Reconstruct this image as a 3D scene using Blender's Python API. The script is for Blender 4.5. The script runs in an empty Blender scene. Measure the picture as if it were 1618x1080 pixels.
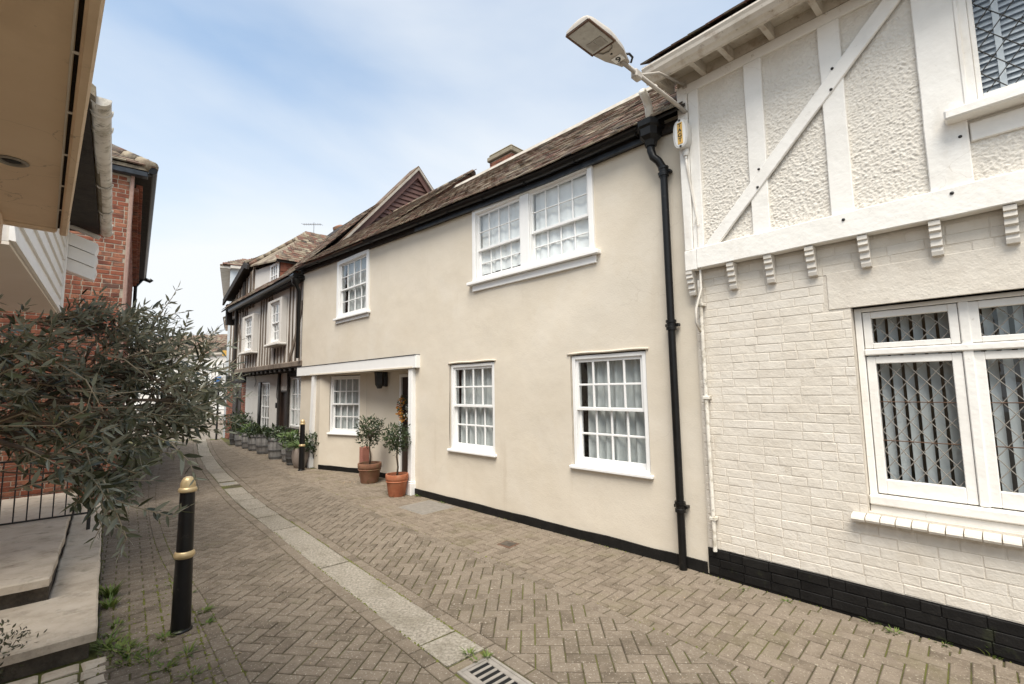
import bpy, bmesh, math, random
from mathutils import Vector, Matrix, noise
import numpy as np
R = math.radians
random.seed(7)
SC = bpy.context.scene
COL = SC.collection

# ------------------------------------------------------------------ camera, sky, sun, exposure
CAMZ = 1.78
PITCH, ROLL, FPX = R(5.638), R(-0.896), 728.6
_f = Vector((0, math.cos(PITCH), math.sin(PITCH)))
_r0 = Vector((1, 0, 0)); _u0 = _r0.cross(_f)
_r = math.cos(ROLL) * _r0 + math.sin(ROLL) * _u0
_u = -math.sin(ROLL) * _r0 + math.cos(ROLL) * _u0
cam = bpy.data.cameras.new('camera'); camo = bpy.data.objects.new('camera', cam); COL.objects.link(camo)
camo.matrix_world = Matrix((( _r.x, _u.x, -_f.x, 0), (_r.y, _u.y, -_f.y, 0), (_r.z, _u.z, -_f.z, CAMZ), (0, 0, 0, 1)))
cam.sensor_width = 36; cam.sensor_fit = 'HORIZONTAL'; cam.lens = 36 * FPX / 1618
cam.clip_start = .05; cam.clip_end = 2000
SC.camera = camo
CAM = Vector((0, 0, CAMZ))

SUN_EL, SUN_AZ = R(61), R(188)          # azimuth clockwise from +Y
wd = bpy.data.worlds.new('World'); SC.world = wd; wd.use_nodes = True
nt = wd.node_tree; nt.nodes.clear()
def N(t, ty, **k):
    n = t.nodes.new(ty)
    for a, b in k.items(): setattr(n, a, b)
    return n
sky = N(nt, 'ShaderNodeTexSky', sky_type='NISHITA', sun_disc=False, sun_elevation=SUN_EL, sun_rotation=SUN_AZ, air_density=1.0, dust_density=1.6, ozone_density=1.4)
tc = N(nt, 'ShaderNodeTexCoord'); mp = N(nt, 'ShaderNodeMapping'); mp.inputs['Scale'].default_value = (1.0, 1.0, 2.6)
mp.inputs['Rotation'].default_value = (0, R(12), R(-18))
n1 = N(nt, 'ShaderNodeTexNoise'); n1.inputs['Scale'].default_value = 1.1; n1.inputs['Detail'].default_value = 6; n1.inputs['Roughness'].default_value = .48; n1.inputs['Distortion'].default_value = .25
rp = N(nt, 'ShaderNodeValToRGB'); rp.color_ramp.elements[0].position = .30; rp.color_ramp.elements[0].color = (.18, .18, .18, 1); rp.color_ramp.elements[1].position = .70; rp.color_ramp.elements[1].color = (.88, .88, .88, 1)
sx = N(nt, 'ShaderNodeSeparateXYZ'); mr = N(nt, 'ShaderNodeMapRange'); mr.inputs[1].default_value = .0; mr.inputs[2].default_value = .55; mr.inputs[3].default_value = .62; mr.inputs[4].default_value = 0
mx0 = N(nt, 'ShaderNodeMath', operation='MAXIMUM'); mix = N(nt, 'ShaderNodeMixRGB'); mix.inputs[2].default_value = (4.0, 4.14, 4.26, 1)
bg = N(nt, 'ShaderNodeBackground'); bg.inputs[1].default_value = .085; wo = N(nt, 'ShaderNodeOutputWorld')
L = nt.links.new
ad0 = N(nt, 'ShaderNodeMath', operation='ADD'); ad0.use_clamp = True
L(tc.outputs['Generated'], mp.inputs[0]); L(mp.outputs[0], n1.inputs[0]); L(n1.outputs[0], rp.inputs[0])
L(tc.outputs['Generated'], sx.inputs[0]); L(sx.outputs[2], mr.inputs[0])
L(rp.outputs[0], ad0.inputs[0]); L(mr.outputs[0], ad0.inputs[1]); L(ad0.outputs[0], mix.inputs[0])
hs = N(nt, 'ShaderNodeHueSaturation'); hs.inputs['Saturation'].default_value = 1.06; hs.inputs['Value'].default_value = 1.04
tn = N(nt, 'ShaderNodeMixRGB', blend_type='MULTIPLY'); tn.inputs[0].default_value = 1; tn.inputs[2].default_value = (.93, 1.10, 1.06, 1)
L(sky.outputs[0], hs.inputs['Color']); L(hs.outputs[0], tn.inputs[1]); L(tn.outputs[0], mix.inputs[1]); L(mix.outputs[0], bg.inputs[0]); L(bg.outputs[0], wo.inputs[0])

sl = bpy.data.lights.new('sun', 'SUN'); sl.energy = 2.1; sl.angle = R(36); sl.color = (1, .93, .83)
so = bpy.data.objects.new('sun', sl); COL.objects.link(so)
_sd = Vector((math.sin(SUN_AZ) * math.cos(SUN_EL), math.cos(SUN_AZ) * math.cos(SUN_EL), math.sin(SUN_EL)))
so.rotation_euler = _sd.to_track_quat('Z', 'Y').to_euler(); so.location = (0, 0, 30)

SC.view_settings.view_transform = 'Standard'; SC.view_settings.look = 'None'
SC.view_settings.exposure = 1.50; SC.view_settings.gamma = 1; SC.view_settings.use_curve_mapping = False
SC.cycles.max_bounces = 8; SC.cycles.transparent_max_bounces = 16

# ------------------------------------------------------------------ materials
def mat(name, cols, rough=.8, scale=6., vary=.6, bump=.3, bscale=80., bdist=.004, rnd=0., dirt=None, spec=.4, metal=0., stretch=(1, 1, 1), det=6, bump2=None, back=None, transl=0., cracks=None):
    """cols: ramp colours; factor = noise + per-piece random. dirt=(col, scale, lo, hi, amount)"""
    m = bpy.data.materials.new(name); m.use_nodes = True; t = m.node_tree; L = t.links.new
    p = t.nodes['Principled BSDF']; out = t.nodes['Material Output']
    p.inputs['Roughness'].default_value = rough; p.inputs['Metallic'].default_value = metal; p.inputs['Specular IOR Level'].default_value = spec
    g = N(t, 'ShaderNodeNewGeometry'); mp = N(t, 'ShaderNodeMapping'); mp.inputs['Scale'].default_value = stretch
    L(g.outputs['Position'], mp.inputs[0])
    n = N(t, 'ShaderNodeTexNoise'); n.inputs['Scale'].default_value = scale; n.inputs['Detail'].default_value = det; n.inputs['Roughness'].default_value = .6
    L(mp.outputs[0], n.inputs[0])
    mr = N(t, 'ShaderNodeMapRange'); mr.inputs[1].default_value = .3; mr.inputs[2].default_value = .7; mr.inputs[3].default_value = .5 - vary / 2; mr.inputs[4].default_value = .5 + vary / 2
    L(n.outputs[0], mr.inputs[0]); fac = mr.outputs[0]
    if rnd:
        oi = N(t, 'ShaderNodeObjectInfo'); at = N(t, 'ShaderNodeAttribute', attribute_name='rnd')
        a = N(t, 'ShaderNodeMath', operation='ADD'); fr = N(t, 'ShaderNodeMath', operation='FRACT')
        L(oi.outputs['Random'], a.inputs[0]); L(at.outputs['Fac'], a.inputs[1]); L(a.outputs[0], fr.inputs[0])
        ma = N(t, 'ShaderNodeMath', operation='MULTIPLY_ADD'); ma.inputs[1].default_value = rnd; ma.inputs[2].default_value = -rnd / 2
        L(fr.outputs[0], ma.inputs[0]); ad = N(t, 'ShaderNodeMath', operation='ADD'); L(ma.outputs[0], ad.inputs[0]); L(fac, ad.inputs[1]); fac = ad.outputs[0]
    rp = N(t, 'ShaderNodeValToRGB'); e = rp.color_ramp.elements
    for i, c in enumerate(cols):
        pos = i / (len(cols) - 1)
        el = e[i] if i < 2 else e.new(pos)
        el.position = pos; el.color = (*c, 1)
    if len(cols) > 2:
        for i, el in enumerate(sorted(e, key=lambda q: q.position)): pass
        # rewrite in order
        while len(e) > 1: e.remove(e[-1])
        e[0].position = 0; e[0].color = (*cols[0], 1)
        for i, c in enumerate(cols[1:], 1):
            el = e.new(i / (len(cols) - 1)); el.color = (*c, 1)
    L(fac, rp.inputs[0]); colr = rp.outputs[0]
    if dirt:
        for (dc, ds, lo, hi, am, *xs) in (dirt if isinstance(dirt, list) else [dirt]):
            dn = N(t, 'ShaderNodeTexNoise'); dn.inputs['Scale'].default_value = ds; dn.inputs['Detail'].default_value = 7; dn.inputs['Roughness'].default_value = .65
            if xs:
                m3 = N(t, 'ShaderNodeMapping'); m3.inputs['Scale'].default_value = xs[0]; L(g.outputs['Position'], m3.inputs[0]); L(m3.outputs[0], dn.inputs[0])
            else: L(mp.outputs[0], dn.inputs[0])
            dr = N(t, 'ShaderNodeMapRange'); dr.inputs[1].default_value = lo; dr.inputs[2].default_value = hi; dr.inputs[4].default_value = am
            L(dn.outputs[0], dr.inputs[0]); mx = N(t, 'ShaderNodeMixRGB'); mx.inputs[2].default_value = (*dc, 1)
            L(dr.outputs[0], mx.inputs[0]); L(colr, mx.inputs[1]); colr = mx.outputs[0]
    if cracks:
        sc_, wdt, lo, am, cc = cracks
        nd = N(t, 'ShaderNodeTexNoise'); nd.inputs['Scale'].default_value = 3.5; nd.inputs['Detail'].default_value = 5; L(g.outputs['Position'], nd.inputs[0])
        va = N(t, 'ShaderNodeVectorMath', operation='MULTIPLY_ADD'); va.inputs[1].default_value = (.35, .35, .35); L(nd.outputs['Color'], va.inputs[0]); L(g.outputs['Position'], va.inputs[2])
        vo = N(t, 'ShaderNodeTexVoronoi', feature='DISTANCE_TO_EDGE'); vo.inputs['Scale'].default_value = sc_; L(va.outputs[0], vo.inputs['Vector'])
        lt = N(t, 'ShaderNodeMapRange'); lt.inputs[1].default_value = wdt; lt.inputs[2].default_value = 0.; L(vo.outputs['Distance'], lt.inputs[0])
        nm = N(t, 'ShaderNodeTexNoise'); nm.inputs['Scale'].default_value = .9; L(g.outputs['Position'], nm.inputs[0])
        mm = N(t, 'ShaderNodeMapRange'); mm.inputs[1].default_value = lo; mm.inputs[2].default_value = lo + .06; mm.inputs[4].default_value = am; L(nm.outputs[0], mm.inputs[0])
        mu_ = N(t, 'ShaderNodeMath', operation='MULTIPLY'); L(lt.outputs[0], mu_.inputs[0]); L(mm.outputs[0], mu_.inputs[1])
        mx = N(t, 'ShaderNodeMixRGB'); mx.inputs[2].default_value = (*cc, 1); L(mu_.outputs[0], mx.inputs[0]); L(colr, mx.inputs[1]); colr = mx.outputs[0]
    if back:
        mx = N(t, 'ShaderNodeMixRGB'); mx.inputs[2].default_value = (*back, 1)
        L(g.outputs['Backfacing'], mx.inputs[0]); L(colr, mx.inputs[1]); colr = mx.outputs[0]
    L(colr, p.inputs['Base Color'])
    if bump:
        b = N(t, 'ShaderNodeBump'); b.inputs['Strength'].default_value = bump; b.inputs['Distance'].default_value = bdist
        bn = N(t, 'ShaderNodeTexNoise'); bn.inputs['Scale'].default_value = bscale; bn.inputs['Detail'].default_value = 4
        L(mp.outputs[0], bn.inputs[0]); L(bn.outputs[0], b.inputs['Height']); nrm = b.outputs[0]
        if bump2:
            b2 = N(t, 'ShaderNodeBump'); b2.inputs['Strength'].default_value = bump2[0]; b2.inputs['Distance'].default_value = bump2[2]
            bn2 = N(t, 'ShaderNodeTexNoise'); bn2.inputs['Scale'].default_value = bump2[1]; bn2.inputs['Detail'].default_value = 5
            L(mp.outputs[0], bn2.inputs[0]); L(bn2.outputs[0], b2.inputs['Height']); L(nrm, b2.inputs['Normal']); nrm = b2.outputs[0]
        L(nrm, p.inputs['Normal'])
    if transl:
        tr = N(t, 'ShaderNodeBsdfTranslucent'); ms = N(t, 'ShaderNodeMixShader'); ms.inputs[0].default_value = transl
        L(colr, tr.inputs[0]); L(p.outputs[0], ms.inputs[1]); L(tr.outputs[0], ms.inputs[2]); L(ms.outputs[0], out.inputs[0])
    return m
def glass_mat(name, tint=(.95, .97, .97), wob=.25):
    m = bpy.data.materials.new(name); m.use_nodes = True; t = m.node_tree; L = t.links.new; t.nodes.remove(t.nodes['Principled BSDF'])
    out = t.nodes['Material Output']; tr = N(t, 'ShaderNodeBsdfTransparent'); tr.inputs[0].default_value = (*tint, 1)
    gl = N(t, 'ShaderNodeBsdfGlossy'); gl.inputs['Roughness'].default_value = .015
    fr = N(t, 'ShaderNodeFresnel'); fr.inputs[0].default_value = 1.52; ms = N(t, 'ShaderNodeMixShader')
    b = N(t, 'ShaderNodeBump'); b.inputs['Strength'].default_value = wob; b.inputs['Distance'].default_value = .01
    n = N(t, 'ShaderNodeTexNoise'); n.inputs['Scale'].default_value = 7; g = N(t, 'ShaderNodeNewGeometry')
    L(g.outputs['Position'], n.inputs[0]); L(n.outputs[0], b.inputs['Height']); L(b.outputs[0], gl.inputs['Normal'])
    ior = N(t, 'ShaderNodeMapRange'); ior.inputs[3].default_value = 1.52; ior.inputs[4].default_value = 1 / 1.52; L(g.outputs['Backfacing'], ior.inputs[0]); L(ior.outputs[0], fr.inputs[0])
    mu = N(t, 'ShaderNodeMath', operation='MULTIPLY'); mu.inputs[1].default_value = 1.7; mu.use_clamp = True
    L(fr.outputs[0], mu.inputs[0])
    L(mu.outputs[0], ms.inputs[0]); L(tr.outputs[0], ms.inputs[1]); L(gl.outputs[0], ms.inputs[2]); L(ms.outputs[0], out.inputs[0])
    return m
GR = (.16, .13, .09)
MT = dict(
 cream=mat('cream_render', [(.58, .512, .412), (.62, .556, .460), (.645, .584, .494)], .85, 1.3, .7, .22, 60, .006, dirt=[((.50, .41, .30), 1.1, .62, .84, .25), ((.50, .43, .34), 9, .66, .8, .25), ((.46, .385, .29), 2.2, .62, .82, .42, (2.2, 2.2, .2)), ((.30, .24, .18), 11, .735, .77, .5), ((.66, .61, .53), .8, .56, .60, .25)], bump2=(.22, 4, .03), cracks=(.75, .004, .54, .26, (.38, .31, .23))),
 white=mat('white_gloss_paint', [(.64, .63, .61), (.71, .70, .68)], .45, 5, .6, .15, 60, .002, dirt=((.45, .40, .33), 14, .66, .82, .4)),
 upvc=mat('white_window_paint', [(.76, .755, .74), (.82, .815, .80)], .35, 5, .6, .05, 60, .002, dirt=((.5, .45, .38), 9, .68, .85, .3)),
 oldwhite=mat('weathered_white_paint', [(.54, .50, .435), (.64, .60, .54), (.68, .645, .59)], .6, 4, .8, .35, 40, .004, dirt=[((.30, .25, .19), 16, .60, .76, .55), ((.42, .36, .28), 3, .58, .75, .35)]),
 timberwhite=mat('painted_timber', [(.70, .675, .63), (.79, .765, .72), (.82, .80, .76)], .6, 4, .7, .5, 30, .005, dirt=[((.36, .30, .24), 22, .64, .80, .55), ((.48, .40, .30), 3, .60, .80, .4, (1, 1, .3))], bump2=(.5, 9, .008), cracks=(2.2, .006, .52, .35, (.35, .28, .20))),
 pebble=mat('painted_pebbledash', [(.66, .615, .545), (.74, .70, .635)], .85, 9, .7, .7, 130, .006, dirt=((.52, .44, .33), 20, .62, .78, .3)),
 wbrick=mat('painted_brick', [(.57, .515, .44), (.65, .60, .525), (.68, .635, .57)], .75, 4, .6, .5, 70, .005, rnd=.35, dirt=[((.50, .41, .29), 6, .60, .8, .4), ((.25, .2, .14), 40, .69, .8, .5), ((.55, .46, .33), 1.4, .58, .8, .35)], bump2=(.6, 18, .01)),
 mortarwhite=mat('painted_mortar', [(.55, .495, .42), (.63, .58, .505)], .85, 10, .7, .6, 90, .006, dirt=((.3, .24, .17), 18, .58, .78, .5)),
 black=mat('black_gloss_paint', [(.004, .004, .0045), (.009, .0085, .008)], .34, 8, .7, .25, 50, .003, spec=.3, dirt=((.10, .09, .075), 18, .62, .85, .5)),
 blackmatt=mat('black_masonry_paint', [(.006, .0055, .0055), (.016, .015, .014)], .6, 8, .7, .6, 60, .006, rnd=.3, spec=.15, dirt=[((.05, .043, .035), 16, .64, .84, .6), ((.06, .07, .03), 5, .62, .8, .5)]),
 lead=mat('blue_grey_lead', [(.012, .015, .020), (.05, .06, .075)], .35, 9, .8, .2, 40, .003),
 leadpale=mat('pale_mortar', [(.30, .27, .23), (.48, .44, .38)], .8, 8, .8, .4, 60, .004),
 tile=mat('clay_roof_tile', [(.038, .031, .026), (.115, .068, .047), (.19, .15, .108), (.15, .065, .045), (.07, .056, .045), (.28, .235, .17), (.115, .082, .058)], .85, 3, .4, .6, 70, .006, rnd=.95, dirt=[((.30, .265, .19), 26, .56, .7, .7), ((.15, .135, .065), 5, .56, .75, .6)]),
 tilered=mat('red_hung_tile', [(.16, .05, .03), (.24, .085, .05), (.12, .045, .03)], .8, 5, .5, .4, 60, .004, rnd=.7, dirt=((.07, .05, .04), 16, .6, .75, .6)),
 redbrick=mat('red_brick', [(.12, .04, .026), (.27, .085, .045), (.21, .072, .043), (.34, .14, .08), (.12, .06, .044)], .85, 7, .5, .6, 90, .005, rnd=.9, dirt=((.08, .06, .05), 12, .58, .74, .6)),
 limemortar=mat('lime_mortar', [(.34, .29, .23), (.45, .40, .32)], .95, 20, .8, .5, 100, .004, dirt=((.16, .13, .10), 8, .60, .78, .5)),
 stucco=mat('white_stucco', [(.58, .55, .51), (.66, .635, .60)], .85, 2, .7, .3, 40, .005, dirt=((.42, .36, .28), 4, .60, .8, .4)),
 greystucco=mat('blue_grey_render', [(.52, .56, .60), (.60, .64, .67)], .85, 2, .7, .2, 40, .004),
 oak=mat('weathered_oak', [(.035, .025, .019), (.13, .098, .073), (.20, .16, .125), (.075, .055, .042)], .85, 8, .9, .8, 40, .01, stretch=(1, 1, .16), rnd=.35),
 darkoak=mat('dark_oak', [(.010, .008, .007), (.035, .027, .021)], .8, 8, .8, .6, 40, .008),
 brownboard=mat('brown_weatherboard', [(.085, .042, .034), (.13, .068, .055)], .65, 7, .8, .3, 50, .003, rnd=.4),
 pave=mat('concrete_paver', [(.096, .075, .053), (.143, .114, .084), (.180, .146, .110), (.123, .097, .072)], .88, 9, .55, .8, 260, .003, rnd=.7, dirt=[((.46, .42, .35), 62, .575, .64, .6), ((.05, .038, .025), 55, .58, .66, .55, (1.1, .9, 1)), ((.075, .06, .04), 1.7, .52, .74, .45), ((.10, .10, .035), 3.5, .60, .78, .35), ((.5, .47, .42), 22, .76, .78, .7)], bump2=(.4, 40, .004)),
 pavewarm=mat('mossy_concrete_paver', [(.108, .084, .060), (.160, .127, .094), (.198, .160, .122), (.136, .107, .077)], .9, 7, .6, .8, 240, .003, rnd=.6, dirt=[((.44, .39, .30), 62, .575, .64, .6), ((.05, .036, .022), 55, .58, .66, .55, (1.1, .9, 1)), ((.115, .105, .04), 2.2, .50, .74, .42), ((.06, .045, .03), 3, .58, .8, .5)], bump2=(.4, 40, .004)),
 joint=mat('mossy_jointing_sand', [(.045, .036, .022), (.085, .068, .042)], .98, 30, .9, .9, 160, .006, dirt=[((.10, .105, .020), 2.2, .40, .58, .9)]),
 farpave=mat('distant_paving', [(.15, .125, .10), (.21, .18, .15)], .9, 12, .8, .5, 60, .004),
 granite=mat('rough_pale_granite', [(.15, .13, .10), (.27, .24, .195), (.39, .355, .295)], .85, 45, 1.1, 1., 90, .014, rnd=.35, dirt=[((.09, .075, .055), 60, .58, .70, .75), ((.13, .11, .075), 3, .48, .72, .6), ((.11, .115, .04), 5, .60, .76, .5)], bump2=(.7, 40, .012)),
 flag=mat('york_flagstone', [(.37, .31, .24), (.49, .42, .335), (.55, .485, .40)], .85, 5, .8, .6, 60, .006, rnd=.35, stretch=(1, 1, 1), dirt=[((.55, .52, .46), 30, .61, .70, .6), ((.10, .08, .055), 6, .54, .76, .6), ((.12, .12, .05), 3, .60, .78, .4)], bump2=(.5, 14, .012)),
 darkstone=mat('dark_stone_riser', [(.035, .028, .021), (.11, .09, .068)], .9, 9, .9, .8, 50, .01, dirt=((.14, .12, .09), 9, .60, .8, .6)),  # dark brown stone with paler blotches
 iron=mat('black_iron', [(.012, .012, .012), (.03, .029, .028)], .42, 10, .8, .3, 60, .003),
 castiron=mat('grey_cast_iron', [(.22, .20, .175), (.33, .30, .265)], .65, 14, .8, .4, 120, .002, metal=.15),
 void=mat('drain_shade_black', [(.004, .004, .004), (.008, .008, .008)], .95, 5, .5, 0),
 gold=mat('gold_paint', [(.42, .31, .16), (.60, .47, .27)], .38, 12, .7, .2, 60, .002, metal=.35, dirt=((.2, .15, .09), 16, .62, .8, .5)),
 terra=mat('terracotta', [(.13, .060, .034), (.21, .10, .058), (.27, .15, .10)], .85, 6, .8, .4, 60, .004, dirt=[((.16, .15, .07), 9, .52, .7, .6), ((.45, .36, .27), 14, .62, .76, .5)]),
 pinkblock=mat('red_brick_block', [(.26, .10, .075), (.34, .15, .11)], .85, 12, .8, .5, 80, .004),
 claypot=mat('taupe_glazed_pot', [(.22, .18, .155), (.30, .255, .225)], .45, 6, .7, .2, 40, .003),
 barrel=mat('silvered_oak_stave', [(.15, .145, .14), (.26, .25, .24), (.33, .32, .31)], .75, 8, .8, .5, 50, .004, stretch=(1, 1, .25), rnd=.6, dirt=((.07, .08, .06), 4, .55, .75, .5)),
 barreldark=mat('dark_oak_stave', [(.045, .042, .04), (.10, .095, .09)], .75, 8, .8, .5, 50, .004, stretch=(1, 1, .25), rnd=.6),
 hoop=mat('galvanised_hoop', [(.10, .10, .10), (.17, .17, .17)], .5, 12, .7, .2, 60, .002, metal=.4),
 soil=mat('potting_soil', [(.02, .015, .01), (.045, .035, .025)], .95, 40, .9, .9, 120, .01),
 olive=mat('olive_leaf', [(.014, .017, .007), (.040, .046, .020), (.105, .110, .062), (.26, .255, .18)], .28, 9, .5, 0, rnd=.8, spec=.5, back=(.25, .26, .20), transl=.12),
 oliveyoung=mat('young_olive_leaf', [(.07, .085, .04), (.12, .13, .07)], .45, 9, .5, 0, rnd=.6, back=(.2, .21, .15), transl=.15),
 twig=mat('olive_twig', [(.22, .18, .115), (.36, .30, .21)], .8, 20, .8, .4, 80, .003),
 bark=mat('brown_bark', [(.06, .043, .03), (.13, .095, .065)], .9, 14, .9, .8, 60, .006, stretch=(1, 1, .3)),
 bay=mat('bay_leaf', [(.016, .028, .011), (.036, .055, .02), (.06, .085, .032)], .4, 8, .5, 0, rnd=.9, spec=.5, transl=.15),
 lightleaf=mat('bright_leaf', [(.055, .10, .025), (.10, .16, .045), (.15, .2, .08)], .5, 8, .5, 0, rnd=.9, transl=.2),
 moss=mat('moss', [(.075, .085, .016), (.165, .17, .04)], .95, 20, .9, .8, 200, .004),
 weed=mat('weed_leaf', [(.055, .10, .018), (.11, .165, .03), (.17, .2, .05)], .6, 8, .5, 0, rnd=.9, transl=.25),
 orange=mat('orange_petal', [(.55, .16, .02), (.62, .36, .06), (.30, .05, .02)], .7, 8, .5, 0, rnd=.9, transl=.2),
 whitepetal=mat('pale_petal', [(.6, .6, .55), (.72, .7, .6)], .7, 8, .5, 0, rnd=.9, transl=.2),
 curtain=mat('grey_net_curtain', [(.50, .52, .51), (.66, .68, .67)], .9, 6, .6, .1, 80, .002, transl=.12),
 netwhite=mat('white_net_curtain', [(.84, .85, .85), (.90, .91, .91)], .9, 6, .6, .1, 80, .002),
 blind=mat('grey_vertical_blind', [(.55, .58, .59), (.64, .67, .68)], .75, 5, .5, 0, transl=.1),
 slat=mat('white_venetian_slat', [(.60, .62, .64), (.70, .72, .74)], .5, 5, .5, 0),
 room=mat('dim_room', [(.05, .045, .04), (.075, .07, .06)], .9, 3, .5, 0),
 came=mat('lead_came', [(.17, .155, .135), (.26, .24, .21)], .55, 30, .8, .2, 60, .002),
 camedark=mat('dark_lead_came', [(.03, .03, .03), (.06, .058, .055)], .55, 30, .8, .2, 60, .002),
 rust=mat('rusty_saddle_bar', [(.08, .045, .03), (.14, .08, .05)], .8, 20, .8, .3, 60, .002),
 glass=glass_mat('window_glass'), oldglass=glass_mat('old_window_glass', (.93, .95, .95), .5),
 soffit=mat('cream_soffit_paint', [(.66, .50, .35), (.74, .585, .43)], .6, 2, .8, .15, 30, .003, dirt=[((.20, .13, .08), 5, .66, .76, .6), ((.11, .07, .04), 30, .68, .72, .9), ((.42, .30, .19), 1.6, .52, .75, .5)], cracks=(2.4, .006, .47, .45, (.14, .085, .05))),
 jsoffit=mat('pale_soffit_paint', [(.70, .64, .56), (.78, .72, .65)], .6, 2, .7, .1, 30, .003, dirt=((.3, .22, .15), 4, .66, .78, .4)),
 boardwhite=mat('white_weatherboard_paint', [(.84, .82, .79), (.90, .89, .86)], .5, 4, .6, .15, 40, .003, rnd=.2, dirt=((.42, .35, .26), 12, .66, .8, .4)),
 eaves=mat('stained_eaves_paint', [(.46, .41, .34), (.60, .555, .485), (.66, .62, .56)], .6, 4, .9, .35, 40, .004, dirt=[((.24, .15, .08), 6, .52, .70, .75), ((.10, .07, .045), 20, .60, .74, .7), ((.30, .22, .14), 2, .5, .75, .5)]),
 plasticgutter=mat('stained_white_plastic', [(.50, .46, .40), (.68, .64, .57), (.74, .71, .65)], .45, 6, .9, .15, 40, .003, dirt=[((.22, .18, .10), 7, .50, .66, .8), ((.06, .055, .025), 16, .57, .70, .85)]),
 lampgrey=mat('weathered_lamp_casing', [(.36, .325, .28), (.48, .44, .39)], .5, 8, .8, .2, 50, .003, dirt=[((.16, .10, .05), 22, .63, .78, .6)]),
 lamplens=mat('lamp_lens', [(.34, .33, .30), (.46, .45, .42)], .2, 14, .8, .1, 60, .002, dirt=((.18, .16, .13), 30, .55, .7, .4)),
 lampcell=mat('lamp_cell', [(.22, .20, .17), (.30, .28, .25)], .35, 20, .8, 0),
 paper=mat('white_label', [(.7, .7, .68), (.78, .78, .76)], .6, 9, .5, 0),
 ink=mat('black_ink', [(.012, .012, .012), (.02, .02, .02)], .6, 9, .5, 0),
 yellow=mat('orange_plate', [(.60, .34, .06), (.70, .44, .12)], .5, 14, .8, 0),
 boxgrey=mat('grey_box_enamel', [(.50, .49, .46), (.60, .585, .555)], .4, 10, .8, .1, 50, .002, dirt=((.25, .18, .1), 24, .66, .78, .5)),
 door=mat('dark_wooden_door', [(.014, .010, .008), (.045, .025, .017)], .5, 8, .9, .4, 40, .004, stretch=(1, 1, .2)),
 pinkdoor=mat('pink_painted_frame', [(.26, .10, .09), (.34, .15, .13)], .6, 8, .8, .1, 40, .002),
 bluesign=mat('blue_sign_paint', [(.02, .10, .30), (.03, .14, .36)], .5, 8, .5, 0),
 aerial=mat('grey_aluminium', [(.25, .25, .25), (.35, .35, .35)], .4, 8, .5, 0, metal=.6),
 litter=mat('dry_litter', [(.30, .22, .13), (.42, .33, .22)], .9, 30, .8, .3, 80, .003),
 plinthgrey=mat('steel_grid', [(.20, .185, .16), (.28, .26, .23)], .6, 20, .8, .4, 150, .003, metal=.2),
)

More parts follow.
